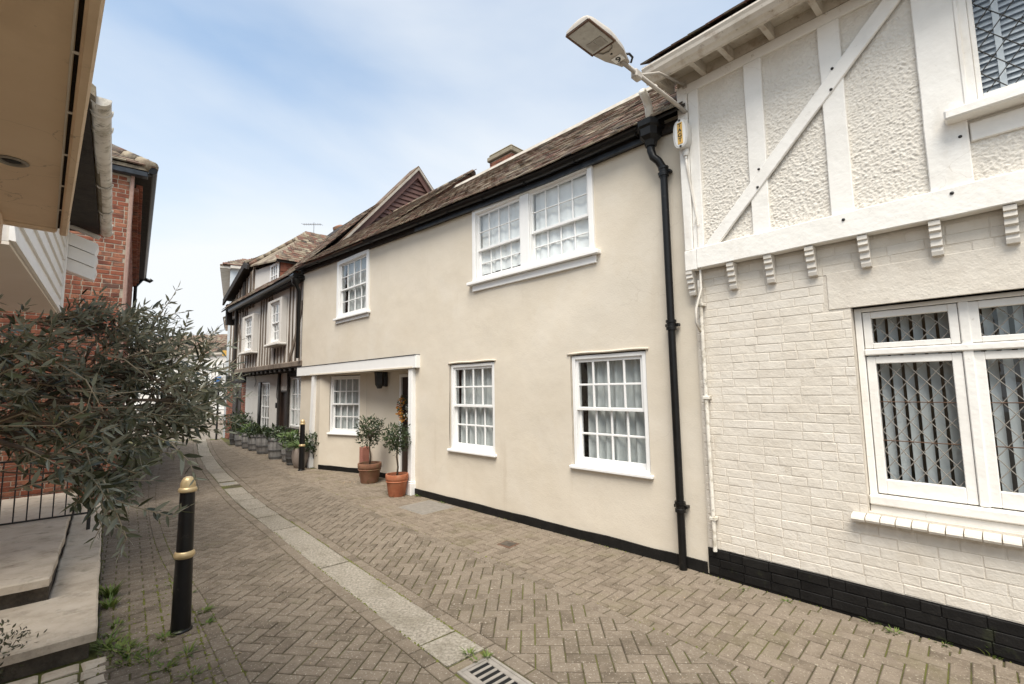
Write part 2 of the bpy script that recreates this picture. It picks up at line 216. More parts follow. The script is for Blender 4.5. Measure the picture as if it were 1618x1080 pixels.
# ------------------------------------------------------------------ mesh building
class MB:
    def __init__(s): s.v = []; s.f = []; s.m = []; s.r = []
    def add(s, v, f, mi=0, rnd=0.):
        o = len(s.v); s.v += [tuple(p) for p in v]
        for q in f: s.f.append(tuple(i + o for i in q)); s.m.append(mi); s.r.append(rnd)
        return s
    def box(s, x0, y0, z0, x1, y1, z1, b=0., mi=0):
        if x0 > x1: x0, x1 = x1, x0
        if y0 > y1: y0, y1 = y1, y0
        if z0 > z1: z0, z1 = z1, z0
        lo = (x0, y0, z0); hi = (x1, y1, z1)
        b = min(b, .45 * min(hi[i] - lo[i] for i in range(3)))
        if b <= 0:
            v = [(x, y, z) for x in (x0, x1) for y in (y0, y1) for z in (z0, z1)]
            return s.add(v, [(0, 1, 3, 2), (4, 6, 7, 5), (0, 4, 5, 1), (2, 3, 7, 6), (0, 2, 6, 4), (1, 5, 7, 3)], mi)
        v = []; ix = {}
        for c in range(8):
            sg = ((c >> 2) & 1, (c >> 1) & 1, c & 1)
            for a in range(3):
                p = []
                for k in range(3):
                    e = hi[k] if sg[k] else lo[k]
                    p.append(e if k == a else (e - b if sg[k] else e + b))
                ix[sg, a] = len(v); v.append(p)
        f = []
        for a in range(3):
            k, l = [i for i in range(3) if i != a]
            for sa in (0, 1):
                q = []
                for (sk, sl_) in ((0, 0), (1, 0), (1, 1), (0, 1)):
                    sg = [0] * 3; sg[a] = sa; sg[k] = sk; sg[l] = sl_
                    q.append(ix[tuple(sg), a])
                f.append(q)
            for sk in (0, 1):
                for sl_ in (0, 1):
                    s0 = [0] * 3; s1 = [0] * 3; s0[k] = s1[k] = sk; s0[l] = s1[l] = sl_; s0[a] = 0; s1[a] = 1
                    f.append([ix[tuple(s0), k], ix[tuple(s1), k], ix[tuple(s1), l], ix[tuple(s0), l]])
        for c in range(8):
            sg = ((c >> 2) & 1, (c >> 1) & 1, c & 1); f.append([ix[sg, 0], ix[sg, 1], ix[sg, 2]])
        return s.add(v, f, mi)
    def prism(s, poly, a0, a1, ax='y', mi=0):
        """poly 2D in the other two axes (ax y -> (x,z); ax x -> (y,z); ax z -> (x,y))"""
        def P(p, a): return (p[0], a, p[1]) if ax == 'y' else ((a, p[0], p[1]) if ax == 'x' else (p[0], p[1], a))
        n = len(poly); v = [P(p, a0) for p in poly] + [P(p, a1) for p in poly]
        f = [tuple(range(n)), tuple(range(2 * n - 1, n - 1, -1))] + [(i, (i + 1) % n, n + (i + 1) % n, n + i) for i in range(n)]
        return s.add(v, f, mi)
    def tube(s, pts, r, n=8, mi=0, cap=True, squash=1.):
        pts = [Vector(p) for p in pts]; rs = r if isinstance(r, (list, tuple)) else [r] * len(pts)
        v = []; f = []; up = None
        for i, p in enumerate(pts):
            d = (pts[min(i + 1, len(pts) - 1)] - pts[max(i - 1, 0)]).normalized()
            if up is None:
                up = Vector((0, 0, 1)) if abs(d.z) < .9 else Vector((1, 0, 0))
            a = d.cross(up)
            if a.length < 1e-5: a = d.cross(Vector((.3, 1, .2)))
            a.normalize(); b = a.cross(d).normalized(); up = b
            for k in range(n):
                t = 2 * math.pi * k / n; v.append(p + a * math.cos(t) * rs[i] + b * math.sin(t) * rs[i] * squash)
        for i in range(len(pts) - 1):
            for k in range(n): f.append((i * n + k, i * n + (k + 1) % n, (i + 1) * n + (k + 1) % n, (i + 1) * n + k))
        if cap: f.append(tuple(range(n))); f.append(tuple(range(len(v) - 1, len(v) - n - 1, -1)))
        return s.add(v, f, mi)
    def lathe(s, prof, n=20, o=(0, 0, 0), mi=0):
        v = []; f = []
        for (r, z) in prof:
            for k in range(n):
                t = 2 * math.pi * k / n; v.append((o[0] + r * math.cos(t), o[1] + r * math.sin(t), o[2] + z))
        for i in range(len(prof) - 1):
            for k in range(n): f.append((i * n + k, i * n + (k + 1) % n, (i + 1) * n + (k + 1) % n, (i + 1) * n + k))
        f.append(tuple(range(n - 1, -1, -1))); f.append(tuple(range(len(v) - n, len(v))))
        return s.add(v, f, mi)
    def mesh(s, name, mats, smooth=False, recalc=True, rnd=False):
        me = bpy.data.meshes.new(name); me.from_pydata(s.v, [], s.f)
        for m in (mats if isinstance(mats, (list, tuple)) else [mats]): me.materials.append(m)
        if any(s.m): me.polygons.foreach_set('material_index', s.m)
        if recalc:
            bm = bmesh.new(); bm.from_mesh(me); bmesh.ops.recalc_face_normals(bm, faces=bm.faces); bm.to_mesh(me); bm.free()
        if rnd:
            at = me.attributes.new('rnd', 'FLOAT', 'FACE'); at.data.foreach_set('value', s.r)
        if smooth:
            me.polygons.foreach_set('use_smooth', [True] * len(me.polygons))
        me.update(); return me

def link(o, parent=None):
    COL.objects.link(o)
    if parent is not None: o.parent = parent
    return o
def tagp(o, label=None, cat=None, group=None, kind=None):
    if label: o['label'] = label
    if cat: o['category'] = cat
    if group: o['group'] = group
    if kind: o['kind'] = kind
    return o
def part(name, mb, m, parent, smooth=False, label=None, recalc=True, kind=None, rnd=False, angle=None):
    me = mb.mesh(name, m, smooth, recalc, rnd)
    o = bpy.data.objects.new(name, me); link(o, parent)
    if smooth and angle: me.set_sharp_from_angle(angle=R(angle))
    return tagp(o, label, kind=kind)
def thing(name, loc, xdir=None, label=None, cat=None, group=None, rz=0.):
    e = bpy.data.objects.new(name, None); e.empty_display_size = .2; link(e)
    e.location = loc; e.rotation_euler.z = math.atan2(xdir[1], xdir[0]) if xdir else rz
    return tagp(e, label, cat, group)
def wm(o):
    m = Matrix.LocRotScale(o.location, o.rotation_euler, o.scale)
    return wm(o.parent) @ m if o.parent else m
def top(name, mb, m, label, cat, frame=None, at=(0, 0, 0), group=None, smooth=False, recalc=True, kind=None, angle=None):
    """one-mesh thing standing at a point of a house frame"""
    o = part(name, mb, m, None, smooth, recalc=recalc, angle=angle); tagp(o, label, cat, group, kind)
    if frame is not None:
        o.location = wm(frame) @ Vector(at); o.rotation_euler.z = frame.rotation_euler.z
    else: o.location = at
    return o
def thing_at(name, frame, at, label, cat, group=None):
    t = thing(name, wm(frame) @ Vector(at), None, label, cat, group); t.rotation_euler.z = frame.rotation_euler.z
    return t
def inframe(p):
    d = p - CAM; z = d.dot(_f)
    if z < .1: return False
    x = FPX * d.dot(_r) / z; y = FPX * d.dot(_u) / z
    return abs(x) < 830 and abs(y) < 560
def pieces(parent, name, rest, items, m, limit=300, smooth=False):
    """items: (geom MB with cache, Matrix in parent's space). Largest in view become objects, the rest one stuff mesh."""
    W = wm(parent); sc = []
    for g, M in items:
        p = W @ (M @ g.c if hasattr(g, 'c') else M.translation); d = (p - CAM).length
        sc.append((d if inframe(p) else d + 1000, g, M))
    sc.sort(key=lambda q: q[0])
    for d, g, M in sc[:limit]:
        if not hasattr(g, 'mes'): g.mes = {}
        if m.name not in g.mes: g.mes[m.name] = g.mesh(name, m, smooth)
        o = bpy.data.objects.new(name, g.mes[m.name]); link(o, parent); o.matrix_basis = M
    if len(sc) > limit:
        big = MB()
        for d, g, M in sc[limit:]:
            big.add([M @ Vector(p) for p in g.v], g.f, 0, random.random())
        part(rest, big, m, parent, kind='stuff', rnd=True, smooth=smooth)
def T(x, y, z): return Matrix.Translation((x, y, z))
def Rz(a): return Matrix.Rotation(a, 4, 'Z')
def Rx(a): return Matrix.Rotation(a, 4, 'X')
def Ry(a): return Matrix.Rotation(a, 4, 'Y')
def G(): return MB()

# wall sheet with openings; front at y=0 (outward -y), reveals go to +depth
def wall_sheet(x0, x1, ztop, holes, step=.15, amp=.006, depth=.16, zbot=0., y=0., seed=0, curve=None):
    xs = {x0, x1}; zs = {zbot}
    zt = ztop if callable(ztop) else (lambda x: ztop)
    zmax = max(zt(x0), zt(x1)); zs.add(1.0)
    for h in holes: xs |= {h[0], h[1]}; zs |= {h[2], h[3]}
    def fill(c, lo, hi):
        c = sorted(v for v in c if lo <= v <= hi); out = []
        for a, b in zip(c, c[1:]):
            n = max(1, round((b - a) / step)); out += [a + (b - a) * i / n for i in range(n)]
        return out + [c[-1]]
    X = fill(xs, x0, x1); Z = fill(zs | {zmax}, zbot, zmax)
    mb = MB(); idx = {}
    hz = max([h[3] for h in holes] + [zbot])
    def P(i, j):
        if (i, j) not in idx:
            x, z = X[i], Z[j]
            if z > hz: z = hz + (z - hz) * (zt(x) - hz) / (zmax - hz) if zmax > hz else z
            d = noise.noise(Vector((x * .9 + seed, z * .9, seed))) * amp + noise.noise(Vector((x * 3.1 + seed, z * 3.1, 3 + seed))) * amp * .45
            idx[i, j] = len(mb.v); mb.v.append((x, y + d, z))
        return idx[i, j]
    def inh(x, z): return any(h[0] < x < h[1] and h[2] < z < h[3] for h in holes)
    for i in range(len(X) - 1):
        for j in range(len(Z) - 1):
            if not inh((X[i] + X[i + 1]) / 2, (Z[j] + Z[j + 1]) / 2):
                mb.f.append((P(i, j), P(i + 1, j), P(i + 1, j + 1), P(i, j + 1))); mb.m.append(0); mb.r.append(0)
    for h in holes:
        mb.add([(h[0], y + .003, h[2]), (h[0], y + depth, h[2]), (h[0], y + depth, h[3]), (h[0], y + .003, h[3])], [(0, 1, 2, 3)])
        mb.add([(h[1], y + .003, h[2]), (h[1], y + depth, h[2]), (h[1], y + depth, h[3]), (h[1], y + .003, h[3])], [(3, 2, 1, 0)])
        mb.add([(h[0], y + .003, h[3]), (h[0], y + depth, h[3]), (h[1], y + depth, h[3]), (h[1], y + .003, h[3])], [(0, 1, 2, 3)])
        if h[2] > .01: mb.add([(h[0], y + .003, h[2]), (h[0], y + depth, h[2]), (h[1], y + depth, h[2]), (h[1], y + .003, h[2])], [(3, 2, 1, 0)])
    return mb
def room_part(house, x0, x1, z0, z1, y0, y1):
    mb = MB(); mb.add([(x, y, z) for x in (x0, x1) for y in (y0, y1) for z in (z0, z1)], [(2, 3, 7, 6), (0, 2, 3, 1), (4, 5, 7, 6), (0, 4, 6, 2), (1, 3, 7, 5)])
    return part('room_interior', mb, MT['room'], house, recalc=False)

def pane_obj(win, x0, x1, z0, z1, y, m, tilt=.006, key=None):
    a, b = random.uniform(-tilt, tilt), random.uniform(-tilt, tilt); cx, cz = (x0 + x1) / 2, (z0 + z1) / 2
    mb = MB(); mb.add([(x, y + a * (x - cx) + b * (z - cz), z) for x, z in ((x0, z0), (x1, z0), (x1, z1), (x0, z1))], [(0, 1, 2, 3)])
    return part('pane', mb, m, win, recalc=False)
def sash_window(house, x0, x1, z0, z1, y, cols=4, rows=2, split=None, fw=.05, sill=.04, sw=.035, bar=.017, m='upvc', label=None, deep=.7, arch=0., open_shift=.04, ri=True, sillout=.055):
    """double-hung sash; outer frame x0..x1, z0..z1, face of the frame at y"""
    M_ = MT[m]; fr = MB(); w = x1 - x0
    fr.box(x0, y, z0, x0 + fw, y + .13, z1, .004).box(x1 - fw, y, z0, x1, y + .13, z1, .004)
    fr.box(x0 + fw, y, z1 - fw, x1 - fw, y + .13, z1, .004).box(x0 + fw, y, z0, x1 - fw, y + .13, z0 + .03, .004)
    win = part('window', fr, M_, house, label=label)
    if sill:
        part('sill', MB().box(x0 - .045, y - sillout, z0 - sill, x1 + .045, y + .1, z0 - .002, .008), M_, win)
    xi0, xi1 = x0 + fw, x1 - fw; zi0, zi1 = z0 + .03, z1 - fw; sp = split if split else (zi0 + zi1) / 2
    for (a, b, yy, top_) in ((sp - .02, zi1, y + .022, True), (zi0, sp + .02, y + .022 + open_shift, False)):
        s = MB(); bt = .06 if not top_ else .035
        s.box(xi0, yy, a, xi0 + sw, yy + .035, b, .003).box(xi1 - sw, yy, a, xi1, yy + .035, b, .003)
        s.box(xi0 + sw, yy, b - .035, xi1 - sw, yy + .035, b, .003).box(xi0 + sw, yy, a, xi1 - sw, yy + .035, a + bt, .003)
        gx0, gx1, gz0, gz1 = xi0 + sw, xi1 - sw, a + bt, b - .035
        cw, ch = (gx1 - gx0) / cols, (gz1 - gz0) / rows
        for i in range(1, cols): s.box(gx0 + cw * i - bar / 2, yy + .004, gz0, gx0 + cw * i + bar / 2, yy + .03, gz1, .004)
        for j in range(1, rows): s.box(gx0, yy + .006, gz0 + ch * j - bar / 2, gx1, yy + .028, gz0 + ch * j + bar / 2, .004)
        part('sash', s, M_, win)
        for i in range(cols):
            for j in range(rows):
                pane_obj(win, gx0 + cw * i, gx0 + cw * (i + 1), gz0 + ch * j, gz0 + ch * (j + 1), yy + .018, MT['oldglass'])
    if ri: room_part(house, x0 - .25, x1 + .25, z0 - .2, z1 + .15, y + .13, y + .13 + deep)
    return win
def curtain(frame, x0, x1, z0, z1, y, m, label, amp=.02, per=.11, group=None, sag=0., name='curtain', seed=0):
    n = max(6, int((x1 - x0) / .014)); nz = 7; mb = MB(); v = []
    for j in range(nz):
        t = j / (nz - 1); z = z1 + (z0 - z1) * t
        for i in range(n + 1):
            x = x0 + (x1 - x0) * i / n
            ph = noise.noise(Vector((x * 6 + seed, 0, seed))) * 3
            yy = amp * (.35 + .65 * t) * math.sin(2 * math.pi * x / per + ph) + .012 * noise.noise(Vector((x * 9, z * 4, seed)))
            v.append((x - x0 + sag * t * t * (x - x0) / (x1 - x0), yy, z - z0))
    f = [(j * (n + 1) + i, j * (n + 1) + i + 1, (j + 1) * (n + 1) + i + 1, (j + 1) * (n + 1) + i) for j in range(nz - 1) for i in range(n)]
    mb.add(v, f); return top(name, mb, MT[m], label, 'curtain', frame, (x0, y, z0), group, smooth=True, recalc=False)
def poly_inset(poly, d):
    n = len(poly); out = []
    for i in range(n):
        p0, p1, p2 = Vector(poly[i - 1]), Vector(poly[i]), Vector(poly[(i + 1) % n])
        a = (p1 - p0); b = (p2 - p1)
        if a.length < 1e-6 or b.length < 1e-6: return None
        a.normalize(); b.normalize(); na = Vector((-a.y, a.x)); nb = Vector((-b.y, b.x)); k = 1 + na.dot(nb)
        if k < .05: return None
        out.append(p1 + (na + nb) * d / k)
    return out
def parea(p): return .5 * sum(p[i - 1][0] * p[i][1] - p[i][0] * p[i - 1][1] for i in range(len(p)))
def clip(poly, p, n):
    """keep side where (q-p).n <= 0"""
    out = []
    for i in range(len(poly)):
        a, b = poly[i - 1], poly[i]
        da = (a[0] - p[0]) * n[0] + (a[1] - p[1]) * n[1]; db = (b[0] - p[0]) * n[0] + (b[1] - p[1]) * n[1]
        if (da <= 0) != (db <= 0):
            t = da / (da - db); out.append((a[0] + (b[0] - a[0]) * t, a[1] + (b[1] - a[1]) * t))
        if db <= 0: out.append(b)
    return out
def slab_geom(poly, z=0., ch=.006, h=.03, cz=.005):
    """polygonal paving piece with a worn chamfer, centred on its middle; returns geom with origin at c"""
    if parea(poly) < 0: poly = poly[::-1]
    # drop short edges
    q = [p for i, p in enumerate(poly) if math.hypot(p[0] - poly[i - 1][0], p[1] - poly[i - 1][1]) > .004]
    if len(q) < 3: return None
    cx = sum(p[0] for p in q) / len(q); cy = sum(p[1] for p in q) / len(q)
    q = [(p[0] - cx, p[1] - cy) for p in q]
    ins = poly_inset(q, ch)
    if ins is None or parea(ins) < 1e-5 or parea(ins) > parea(q): ins = [(p[0] * .8, p[1] * .8) for p in q]
    n = len(q); g = MB(); v = [(p[0], p[1], -h) for p in q] + [(p[0], p[1], -cz) for p in q] + [(p[0], p[1], 0) for p in ins]
    f = [tuple(range(2 * n, 3 * n))]
    for i in range(n):
        k = (i + 1) % n; f += [(i, k, n + k, n + i), (n + i, n + k, 2 * n + k, 2 * n + i)]
    g.add(v, f); return g, (cx, cy)

# ------------------------------------------------------------------ ground, road, footway
STRIP = [(3, -.6), (1.8, .85), (.7, 2.1), (-.375, 3.29), (-1.885, 4.965), (-3.015, 6.25), (-4.145, 7.48), (-5.2, 8.75), (-7.49, 11.62), (-9.6, 14.5), (-12, 18)]
EDGING = [(4.2, -.4), (3.0, 1.1), (2.05, 2.25), (1.25, 3.23), (.85, 3.7), (.45, 4.18), (.05, 4.66), (-.72, 5.46), (-1.46, 6.15), (-2.63, 7.57), (-3.99, 9.15), (-4.75, 9.98), (-6.9, 12.3), (-9.1, 15.0), (-11.3, 18)]
LEFTEDGE = [(.8, .2), (-.4, 1.5), (-1.2, 2.45), (-1.8, 3.12), (-2.13, 3.49), (-2.55, 3.95), (-2.97, 4.41), (-3.52, 4.91), (-4.69, 6.22), (-6.3, 8.2), (-8.3, 10.9), (-10.9, 14.6), (-13.2, 18)]
SLABLINE = [(-1.0, 1.2), (-2.86, 3.32), (-6.54, 7.52), (-8.6, 9.9)]
WALLLINE = [(5.0, 1.07), (1.832, 4.542), (1.683, 4.717), (-1.733, 8.089), (-1.403, 8.42), (-2.27, 9.25), (-3.167, 10.05), (-4.47, 10.75), (-5.29, 11.6), (-5.04, 11.86), (-9.4, 16.3), (-12, 18.6)]
def sd(p, pl):
    """signed distance to a polyline, positive on its wall (right-hand) side, and the nearest segment's point and normal"""
    best = None
    for a, b in zip(pl, pl[1:]):
        dx, dy = b[0] - a[0], b[1] - a[1]; l2 = dx * dx + dy * dy
        t = max(0, min(1, ((p[0] - a[0]) * dx + (p[1] - a[1]) * dy) / l2))
        qx, qy = a[0] + dx * t, a[1] + dy * t; d = math.hypot(p[0] - qx, p[1] - qy)
        if best is None or d < best[0]:
            l = math.sqrt(l2); n = (dy / l, -dx / l)
            s = (p[0] - a[0]) * n[0] + (p[1] - a[1]) * n[1]
            best = (d, s, (qx, qy), n)
    return (best[0] if best[1] >= 0 else -best[0]), best[2], best[3]
def arc(pl, s):
    for a, b in zip(pl, pl[1:]):
        l = math.hypot(b[0] - a[0], b[1] - a[1])
        if s <= l:
            t = s / l; return (a[0] + (b[0] - a[0]) * t, a[1] + (b[1] - a[1]) * t), ((b[0] - a[0]) / l, (b[1] - a[1]) / l)
        s -= l
    return None
def smooth_pl(pl, it=2):
    for _ in range(it):
        out = [pl[0]]
        for a, b in zip(pl, pl[1:]): out += [(a[0] * .75 + b[0] * .25, a[1] * .75 + b[1] * .25), (a[0] * .25 + b[0] * .75, a[1] * .25 + b[1] * .75)]
        pl = out + [pl[-1]]
    return pl
STRIP, EDGING, LEFTEDGE = smooth_pl(STRIP), smooth_pl(EDGING), smooth_pl(LEFTEDGE)
def sheet(name, pts, z, m):
    mb = MB(); mb.add([(p[0], p[1], z) for p in pts], [tuple(range(len(pts)))]); o = part(name, mb, m, None, recalc=False); o['kind'] = 'structure'; return o
sheet('ground', [(-90, -60), (90, -60), (90, 120), (-90, 120)], -.035, MT['farpave'])
road = sheet('road', LEFTEDGE[::-1] + EDGING, -.011, MT['joint'])
footway = sheet('footway', EDGING[::-1] + [(p[0] + .25, p[1] + .25) for p in WALLLINE], -.011, MT['joint'])
sidepath = sheet('side_path', LEFTEDGE + [(-14.5, 17.5), (-9.5, 9.8), (-6.9, 7.2), (-5, 1), (-2, -1)], -.0085, MT['joint'])
PW, PL_, JT = .1, .2, .0045
_full = slab_geom([(-PL_ / 2 + JT, -PW / 2 + JT), (PL_ / 2 - JT, -PW / 2 + JT), (PL_ / 2 - JT, PW / 2 - JT), (-PL_ / 2 + JT, PW / 2 - JT)])[0]
def jit(z=.0015, a=.006): return T(0, 0, random.uniform(-z, z)) @ Rx(random.uniform(-a, a)) @ Ry(random.uniform(-a, a))
def field(orig, ang, bbox, bounds, pattern='herring', seed=0):
    """pavers on a lattice clipped by bounds [(polyline, sign, margin)] (kept where sign*sd > margin)"""
    c, s = math.cos(ang), math.sin(ang); items = []
    cor = [((x - orig[0]) * c + (y - orig[1]) * s, -(x - orig[0]) * s + (y - orig[1]) * c) for x in bbox[:2] for y in bbox[2:]]
    i0, i1 = int(min(p[0] for p in cor) / PW) - 2, int(max(p[0] for p in cor) / PW) + 2
    j0, j1 = int(min(p[1] for p in cor) / PW) - 2, int(max(p[1] for p in cor) / PW) + 2
    for j in range(j0, j1):
        for i in range(i0, i1):
            if pattern == 'herring':
                k = (i - j - 1) % 4
                if k == 0: u0, v0, du, dv, va = i, j, 2, 1, 0
                elif k == 3: u0, v0, du, dv, va = i, j, 1, 2, 1
                else: continue
                # vertical piece: lower cell has (i-j-1)%4 == 3 and the one above 2
            else:
                if i % 2 != 0: continue
                u0, v0, du, dv, va = i + (j % 2), j, 2, 1, 0
            a, b = (u0 + du / 2) * PW, (v0 + dv / 2) * PW
            x, y = orig[0] + a * c - b * s, orig[1] + a * s + b * c
            if not (bbox[0] < x < bbox[1] and bbox[2] < y < bbox[3]): continue
            ok = True; cl = []
            for pl, sg, mg in bounds:
                d, q, n = sd((x, y), pl); d = d * sg - mg
                if d < -.12: ok = False; break
                if d < .125: cl.append(((q[0] + n[0] * sg * mg, q[1] + n[1] * sg * mg), (-n[0] * sg, -n[1] * sg)))
            if not ok: continue
            if not cl:
                items.append((_full, T(x, y, 0) @ Rz(ang + va * math.pi / 2) @ jit()))
            else:
                hx, hy = (PL_ / 2 - JT, PW / 2 - JT) if va == 0 else (PW / 2 - JT, PL_ / 2 - JT)
                P = [(x + px * c - py * s, y + px * s + py * c) for px, py in ((-hx, -hy), (hx, -hy), (hx, hy), (-hx, hy))]
                for q, n in cl:
                    P = clip(P, q, n)
                    if len(P) < 3: break
                if len(P) < 3 or abs(parea(P)) < .0004: continue
                g = slab_geom(P)
                if g: items.append((g[0], T(g[1][0], g[1][1], 0) @ jit(.001, .002)))
    return items
def row(pl, off, w, lens, s0, s1, gap=.005, jz=.0015, ch=.006, h=.03, z=0., skew=0.):
    items = []; s = s0; k = 0
    while s < s1:
        l = lens[k % len(lens)] if not callable(lens) else lens(); k += 1
        A, B = arc(pl, s + gap), arc(pl, s + l - gap); s += l
        if not A or not B: break
        P = []
        for (p, d), o in ((A, off - w / 2), (B, off - w / 2), (B, off + w / 2), (A, off + w / 2)):
            P.append((p[0] + d[1] * o + random.uniform(-skew, skew), p[1] - d[0] * o + random.uniform(-skew, skew)))
        if parea(P) < 0: P = P[::-1]
        g = slab_geom(P, ch=ch, h=h)
        if g: items.append((g[0], T(g[1][0], g[1][1], z) @ jit(jz, .004)))
    return items
it = field((.028, 3.398), -.0385, (-12, 3.2, 1.0, 17.5), [(STRIP, 1, .262), (EDGING, -1, .052)])
itL = field((-1.304, 3.293), R(-8), (-13, 2.5, 1.0, 17.5), [(STRIP, -1, .262), (LEFTEDGE, 1, .052)])
pieces(road, 'paver', 'herringbone_paving', it + itL, MT['pave'])
itE = row(EDGING, 0, .1, [.2], .3, 24) + row(STRIP, .205, .1, [.2], .3, 24) + row(STRIP, -.205, .1, [.2], .4, 24) + row(LEFTEDGE, 0, .1, [.2], .3, 22)
pieces(road, 'edging_paver', 'edging_pavers', itE, MT['pave'])
itF = field((.05, 4.66), R(-44.6), (-9.5, 4.2, .8, 16), [(EDGING, 1, .052), (WALLLINE, -1, .112)])
itF += row(WALLLINE, -.06, .1, [.2], .6, 14)
pieces(footway, 'paver', 'footway_paving', itF, MT['pavewarm'])
_c, _s = .78, .62
itS = field((-2.2, 3.9), math.atan2(.64, .77), (-9, 1.2, .6, 12), [(LEFTEDGE, -1, .052), (SLABLINE, 1, .01)], 'stretch')
pieces(sidepath, 'paver', 'side_path_paving', itS, MT['pave'])
random.seed(3); itT = []
for a in range(9):
    y = -.06
    while y < 1.6:
        w_ = random.uniform(.12, .24); P = []
        for (u, v) in ((-.13 * a - .02, y), (-.13 * a - .02, y + w_ - .02), (-.13 * a - .13, y + w_ - .02), (-.13 * a - .13, y)):
            u += random.uniform(-.012, .012); v += random.uniform(-.012, .012)
            P.append((-2.86 + u * -.659 + v * -.752, 3.32 + u * .752 + v * -.659))
        y += w_
        if sd(((P[0][0] + P[2][0]) / 2, (P[0][1] + P[2][1]) / 2), SLABLINE)[0] > .06: continue
        g = slab_geom(P, ch=.014, h=.05, cz=.01)
        if g: itT.append((g[0], T(g[1][0], g[1][1], random.uniform(-.004, .012)) @ jit(.004, .03)))
pieces(sidepath, 'sett', 'setts', itT, MT['flag'])
# central drainage channel of long granite stones
chan = sheet('drain_channel', [(p[0], p[1]) for p in [(arc(STRIP, .05)[0])]] + [(0, 0), (.01, 0)], -.5, MT['joint'])
_sgr = 6.06                                     # arc length at the grate's far edge, set below
def arclen_at(pl, pt):
    best = (9e9, 0); s = 0
    for a, b in zip(pl, pl[1:]):
        l = math.hypot(b[0] - a[0], b[1] - a[1]); t = max(0, min(1, ((pt[0] - a[0]) * (b[0] - a[0]) + (pt[1] - a[1]) * (b[1] - a[1])) / l / l))
        d = math.hypot(a[0] + (b[0] - a[0]) * t - pt[0], a[1] + (b[1] - a[1]) * t - pt[1])
        if d < best[0]: best = (d, s + l * t)
        s += l
    return best[1]
sG = arclen_at(STRIP, (-.30, 3.17)); sMan = arclen_at(STRIP, (-5.6, 9.18))
itC = []; s = sG + .075
for l in (.35, 1.93, 1.72, .8, .62, .75, .55, .7): itC += row(STRIP, 0, .29, [l], s, s + l - .01, gap=.012, ch=.020, h=.05, z=.002, skew=.011, jz=.003); s += l
s = sMan + .32
for k in range(14): l = random.uniform(.5, 1.3); itC += row(STRIP, 0, .29, [l], s, s + l - .01, gap=.01, ch=.016, h=.05, z=.002, skew=.012); s += l
s = sG - 2.6
for k in range(5): itC += row(STRIP, 0, .29, [.42], s, s + .4, gap=.01, ch=.014, h=.05, z=.002, skew=.005); s += .42
itC = [q for q in itC if not (sMan - .22 < arclen_at(STRIP, (q[1].translation.x, q[1].translation.y)) < sMan + .12)]
bpy.data.objects.remove(chan)
chan = sheet('drain_channel', [(-.02 + arc(STRIP, q)[0][0], arc(STRIP, q)[0][1] - .02) for q in (sG, sG + 3, sG + 9)] + [(.02 + arc(STRIP, q)[0][0], arc(STRIP, q)[0][1] + .02) for q in (sG + 9, sG + 3, sG)], -.0098, MT['joint'])
pieces(chan, 'channel_stone', 'channel_stones', itC, MT['granite'])
# drain grate
(gp, gd) = arc(STRIP, sG)
gt = thing('drain_grate', (gp[0], gp[1], 0), (-gd[1] * -1, gd[0] * -1), 'grey cast iron gully grate with slots at the near end of the stone channel', 'drain grate')
gt.rotation_euler.z = math.atan2(gd[1], gd[0]) - math.pi / 2          # local +y runs along the channel, away
GW, GL = .27, .46
mb = MB().box(-GW / 2, -GL - .02, -.04, -GW / 2 + .022, 0, .004, .003).box(GW / 2 - .022, -GL - .02, -.04, GW / 2, 0, .004, .003).box(-GW / 2 + .022, -.022, -.04, GW / 2 - .022, 0, .004, .003).box(-GW / 2 + .022, -GL - .02, -.04, GW / 2 - .022, -GL, .004, .003)
part('frame', mb, MT['castiron'], gt)
mb = MB(); nsl = 8; pit = (GL - .03) / nsl
for k in range(nsl + 1): mb.box(-GW / 2 + .06, -.026 - pit * k, -.03, GW / 2 - .06, -.026 - pit * k - .021, .0025, .004)
mb.box(-GW / 2 + .024, -GL + .002, -.03, -GW / 2 + .06, -.024, .0025, .003).box(GW / 2 - .06, -GL + .002, -.03, GW / 2 - .024, -.024, .0025, .003)
part('grating', mb, MT['castiron'], gt)
part('gully', MB().box(-GW / 2 + .023, -GL + .001, -.030, GW / 2 - .023, -.023, -.0045), MT['void'], gt)  # shallow black block, its colour stands in for the darkness down the drain
mb = MB().box(-.15, .004, -.03, .10, .07, .004, .006)
top('kerb_block', mb, MT['pavewarm'], 'long worn paver closing the far edge of the gully grate', 'paver', gt, (0, .0, 0))
# small metal cover in the channel
(mp_, md_) = arc(STRIP, sMan)
mc = thing('access_cover', (mp_[0], mp_[1], 0), None, 'small square steel cover let into the stone channel beyond the bollard', 'access cover'); mc.rotation_euler.z = math.atan2(md_[1], md_[0])
part('frame', MB().box(-.17, -.15, -.03, .17, .15, .003, .004), MT['granite'], mc); part('lid', MB().box(-.10, -.10, -.02, .10, .10, .006, .004), MT['plinthgrey'], mc)

# ------------------------------------------------------------------ white half-timbered house (right)
WH = thing('white_house', (1.8322, 4.5420, 0), (.6743, -.7384), 'white painted house of brick below and pebbledash between painted timbers above, at right', 'house')
WX1 = 3.7
wx0, wx1, wz0, wz1 = 1.262, 3.117, .845, 2.366
mb = wall_sheet(0, WX1, 2.96, [(wx0, wx1, .80, wz1)], .3, .0, .10, 0, .0005)
mb.box(-.0, .01, 0, .02, 5.0, 4.9)
part('wall', mb, MT['mortarwhite'], WH, recalc=False)
part('end_wall', MB().box(WX1, .0, 0, WX1 + .2, 5, 5.0).box(0, 4.9, 0, WX1, 5.0, 5.0), MT['stucco'], WH)
def brick_geom(l, h, d=.02, ch=.006):
    g = MB(); g.box(-l / 2, 0, -h / 2, l / 2, d, h / 2, ch); return g
_bk = {k: brick_geom(k, .0695, ch=.0032) for k in (.214, .102, .16)}
